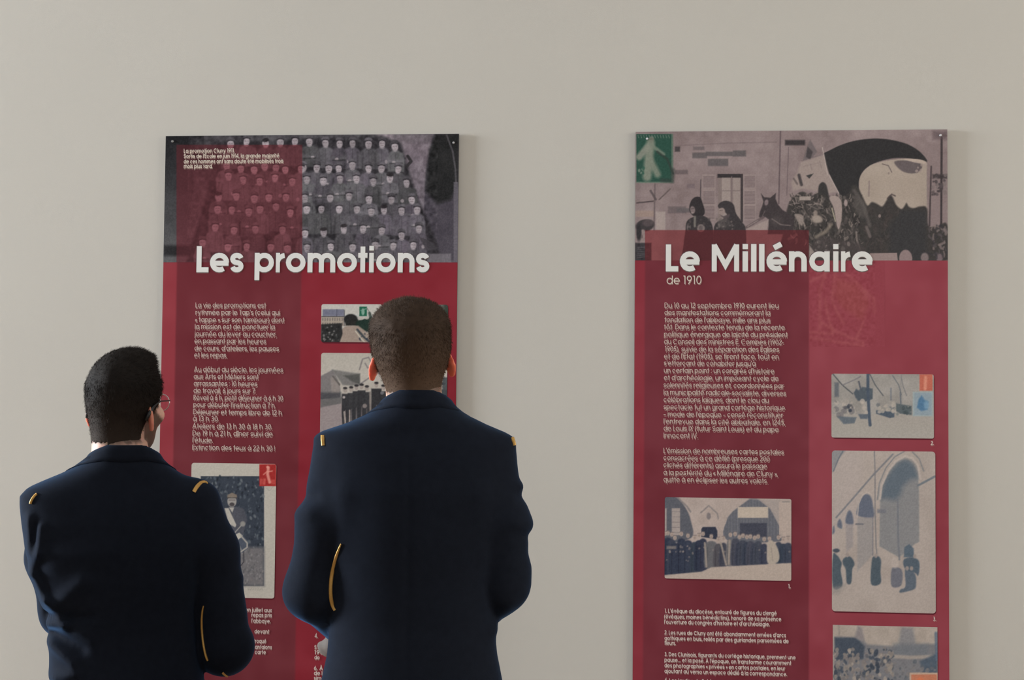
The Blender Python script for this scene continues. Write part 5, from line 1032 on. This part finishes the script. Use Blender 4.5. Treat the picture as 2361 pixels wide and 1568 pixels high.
def curve_pts(pts, n=14):
    p = np.array(pts, float); t = np.linspace(0, 1, len(p)); tt = np.linspace(0, 1, n); c = np.polyfit(t, p, min(3, len(p) - 1))
    return [tuple(sum(c[k] * q ** (len(c) - 1 - k) for k in range(len(c)))) for q in tt]

# ---------------------------------------------------------------- taller man, centre
A = Man(947, 690, 3.2)
torso = [(901, 896, 1030, -.078, .066), (918, 888, 1040, -.082, .070), (938, 876, 1052, -.086, .074), (956, 850, 1078, -.092, .080), (976, 806, 1122, -.098, .084), (996, 748, 1174, -.100, .088), (1008, 733, 1192, -.104, .092), (1022, 733, 1195, -.110, .098), (1060, 738, 1190, -.120, .108), (1130, 745, 1180, -.130, .122), (1230, 758, 1162, -.126, .124), (1330, 768, 1150, -.116, .118), (1430, 772, 1145, -.116, .114), (1500, 768, 1152, -.126, .118), (1568, 755, 1165, -.136, .122), (1650, 745, 1178, -.140, .128), (1710, 742, 1182, -.140, .130)]
aL = dict(pts=[A.pt(790, 1068, -.005), A.pt(763, 1200, -.012), A.pt(736, 1358, .0), A.pt(862, 1528, .205)], r=[.058, .062, .063, .046], up=(0.2, .3, 1))
aR = dict(pts=[A.pt(1132, 1068, -.005), A.pt(1152, 1200, -.010), A.pt(1158, 1338, .0), A.pt(1046, 1506, .215)], r=[.058, .068, .063, .046], up=(-0.2, .3, 1))
HR = rotz(math.radians(3)) @ roty(math.radians(-3.5))
hpA = dict(c=(A.X(949), .012, A.ztop - .118), R=HR, sx=.97, sy=1.0, collar=(901, 950), lx=960, nx=960, ny=-.010, flare=40, earroll=18, earx=.084, earz=-.030,
    hl=[-.097, -.096, -.093, -.050, -.030, -.045, .01, .055, .07], fade=(-.09, .05), hair_t=(.0012, .011), corner=.006)
ridA = [(A.pt(668, 1160), A.pt(735, 1140), .016, -.006), (A.pt(662, 1180), A.pt(725, 1178), .014, .004), (A.pt(1205, 1118), A.pt(1225, 1112), .012, .006), (A.pt(1200, 1140), A.pt(1230, 1145), .012, -.004), (A.pt(1195, 1200), A.pt(1232, 1205), .018, .005), (A.pt(1195, 1226), A.pt(1232, 1232), .012, -.005), (A.pt(1190, 1290), A.pt(1232, 1300), .022, .004), (A.pt(1180, 1380), A.pt(1150, 1440), .016, .005),
    (A.pt(800, 1130), A.pt(780, 1260), .03, .004), (A.pt(1110, 1140), A.pt(1130, 1260), .03, .004), (A.pt(947, 1050), A.pt(947, 1600), .006, -.0025)]
man_meshes(A, torso, aL, aR, hpA, 'taller man in navy uniform jacket standing in front of the left panel, short brown hair', dict(skin=(.66, .39, .29), ear=(.74, .20, .12), lip=(.45, .17, .14), hair=(.040, .0235, .0145), hair_low=(.095, .057, .036), hair_label='short-cropped brown hair'), ridA, 0, None)
braid(A, [(744, 1003), (744, 1010), (744.5, 1017), (745.5, 1027)], .0085, 'shoulder_braid', 'gold braid on the shoulder')
braid(A, [(1181, 1008), (1183, 1015), (1185, 1022), (1186, 1027)], .0085, 'shoulder_braid', 'gold braid on the shoulder')
braid(A, curve_pts([(786, 1254), (775, 1285), (766, 1320), (762, 1350), (764, 1385), (772, 1407)], 18), [.003, .004, .005, .0065, .007, .0075, .008, .0085, .0085, .0085, .0085, .0085, .0085, .0085, .0085, .008, .0075, .006], 'sleeve_braid', 'curved gold braid beside the left sleeve')

# pale glove showing between the sleeve and the jacket's hem
def glovef(P):
    P = P.astype(np.float32)
    d = ellipsoid(P, A.pt(800, 1508, .175), (.045, .016, .030)); d = smin(d, cone(P, A.pt(790, 1505, .175), A.pt(764, 1513, .175), .020, .016), .02)
    for (x, y, r_) in ((743, 1512, .0095), (747, 1522, .0095), (756, 1530, .009), (768, 1534, .008)): d = smin(d, cone(P, A.pt(774, 1508, .175), A.pt(x, y, .175), .0125, r_), .006)
    return smin(d, cone(P, A.pt(790, 1496, .175), A.pt(764, 1492, .17), .012, .008), .008)
V, F = polygonise(glovef, A.pt(715, 1570, .13), A.pt(870, 1450, .22), .003)
mesh_np('glove', V, F, M_GLOVE, A.root, smooth=True)['label'] = 'pale glove at the waist'

# ---------------------------------------------------------------- shorter man with glasses, left
B_ = Man(285, 808, 3.48)
torso = [(1025, 224, 358, -.080, .066), (1042, 217, 368, -.084, .070), (1060, 206, 378, -.086, .074), (1074, 184, 394, -.090, .078), (1088, 156, 416, -.093, .082), (1104, 120, 445, -.096, .086), (1122, 84, 478, -.102, .090), (1140, 68, 492, -.108, .094), (1160, 68, 494, -.114, .10), (1200, 72, 492, -.124, .110), (1260, 80, 488, -.130, .120), (1330, 96, 478, -.126, .124), (1400, 122, 466, -.118, .120), (1450, 136, 464, -.116, .116), (1500, 139, 468, -.122, .118), (1568, 142, 478, -.134, .122), (1640, 138, 486, -.140, .130), (1690, 136, 490, -.140, .132)]
aL = dict(pts=[B_.pt(128, 1172, .03), B_.pt(130, 1290, .075), B_.pt(168, 1415, .10), B_.pt(262, 1512, .27)], r=[.056, .055, .060, .046], up=(0.2, .3, 1))
aR = dict(pts=[B_.pt(452, 1160, -.01), B_.pt(488, 1270, -.02), B_.pt(526, 1492, -.01), B_.pt(392, 1512, .25)], r=[.062, .064, .064, .046], up=(-0.2, .3, 1))
HRb = rotz(math.radians(-33)) @ roty(math.radians(1.5))
hpB = dict(c=(B_.X(290), .010, B_.ztop - .122), R=HRb, sx=.91, sy=.85, collar=(1025, 1070), lx=312, nx=292, ny=-.010, flare=46, earroll=8, earx=.082, earz=-.040,
    hl=[-.105, -.104, -.100, -.062, -.030, -.040, .012, .055, .07], hy=[-.12, -.06, -.022, -.012, .006, .026, .05, .085, .13], fade=(-.10, .035), hair_t=(.0014, .012), quiff=.015, corner=.0)
q = B_.pt
ridB = [(q(91, 1182), q(95, 1262), .010, .006), (q(117, 1205), q(110, 1265), .010, .007), (q(110, 1262), q(94, 1311), .010, .007), (q(104, 1200), q(103, 1262), .008, -.005), (q(103, 1311), q(129, 1367), .010, .009), (q(129, 1367), q(170, 1418), .011, .011), (q(208, 1324), q(156, 1374), .020, .009), (q(136, 1421), q(172, 1423), .010, .009), (q(150, 1396), q(110, 1420), .013, -.010), (q(172, 1404), q(230, 1400), .010, -.007), (q(200, 1432), q(232, 1450), .010, .005), (q(142, 1466), q(190, 1503), .012, .009), (q(150, 1440), q(210, 1475), .012, -.008), (q(152, 1539), q(195, 1526), .012, .008), (q(150, 1560), q(190, 1550), .010, -.006), (q(150, 1280), q(250, 1260), .03, .004),
    (q(285, 1130), q(285, 1600), .006, -.0025), (q(560, 1330), q(600, 1345), .014, .004), (q(568, 1440), q(600, 1452), .014, -.004)]
rb = man_meshes(B_, torso, aL, aR, hpB, 'shorter bearded man with glasses in navy uniform jacket, left of the taller man', dict(skin=(.74, .47, .37), ear=(.78, .32, .23), lip=(.42, .17, .14), hair=(.012, .009, .0075), hair_low=(.035, .024, .018), beard=True, beardcol=(.06, .035, .022), hair_label='short dark hair with a low fade'), ridB, 0, None)
braid(B_, curve_pts([(70, 1162), (73, 1153), (79, 1144), (85, 1139)], 8), .006, 'shoulder_braid', 'gold braid on the shoulder')
braid(B_, curve_pts([(447, 1134), (453, 1124), (461, 1115), (470, 1111), (479, 1115)], 10), [.009, .0095, .0095, .0095, .009, .009, .008, .007, .006, .004], 'shoulder_braid', 'gold braid on the shoulder')
braid(B_, curve_pts([(469, 1397), (466, 1420), (465, 1447), (468, 1480), (473, 1505), (479, 1524)], 16), [.003, .004, .005, .005, .0055] + [.0058] * 8 + [.006, .006, .005], 'sleeve_braid', 'curved gold braid beside the right sleeve')
braid(B_, curve_pts([(513, 1551), (522, 1558), (535, 1563), (552, 1561), (568, 1553)], 10), .0055, 'cuff_braid', 'gold braid under the right sleeve')

# glasses
gl = empty('glasses'); gl.parent = rb; C0 = np.array(hpB['c'])
def hp(x, y, z): return C0 + HRb @ np.array([x, y, z])
bpy.data.objects.remove(gl)
m = MB()
for sgn in (-1, 1):
    m.tube([hp(sgn * .034 + .0245 * math.cos(t), .113 - .004 * abs(math.cos(t)), -.004 + .021 * math.sin(t)) for t in np.linspace(0, 2 * math.pi, 28, endpoint=False)], .0013, 8, closed=True)
m.tube([hp(-.010, .112, .002), hp(0, .116, .006), hp(.010, .112, .002)], .0012, 8)
gl = m.build('glasses', M_RIM, rb, smooth=True); gl['label'] = 'thin round steel-rimmed glasses'
for sgn in (-1, 1):
    n = 24; VV = [hp(sgn * .034, .113, -.004)] + [hp(sgn * .034 + .0238 * math.cos(2*math.pi*i/n), .1115, -.004 + .0203 * math.sin(2*math.pi*i/n)) for i in range(n)]
    mesh_np('lens', np.array(VV), [[0, 1 + i, 1 + (i + 1) % n] for i in range(n)], M_GLASS, gl)
    MB().tube([hp(sgn * .059, .109, .002), hp(sgn * .074, .085, .002), hp(sgn * .083, .03, .001), hp(sgn * .088, .006, -.004), hp(sgn * .0875, -.010, -.012), hp(sgn * .085, -.026, -.030), hp(sgn * .082, -.033, -.046)], [.0014, .0016, .0018, .002, .0035, .0052, .0045], 8).build('temple', M_TEMPLE, gl, smooth=True)
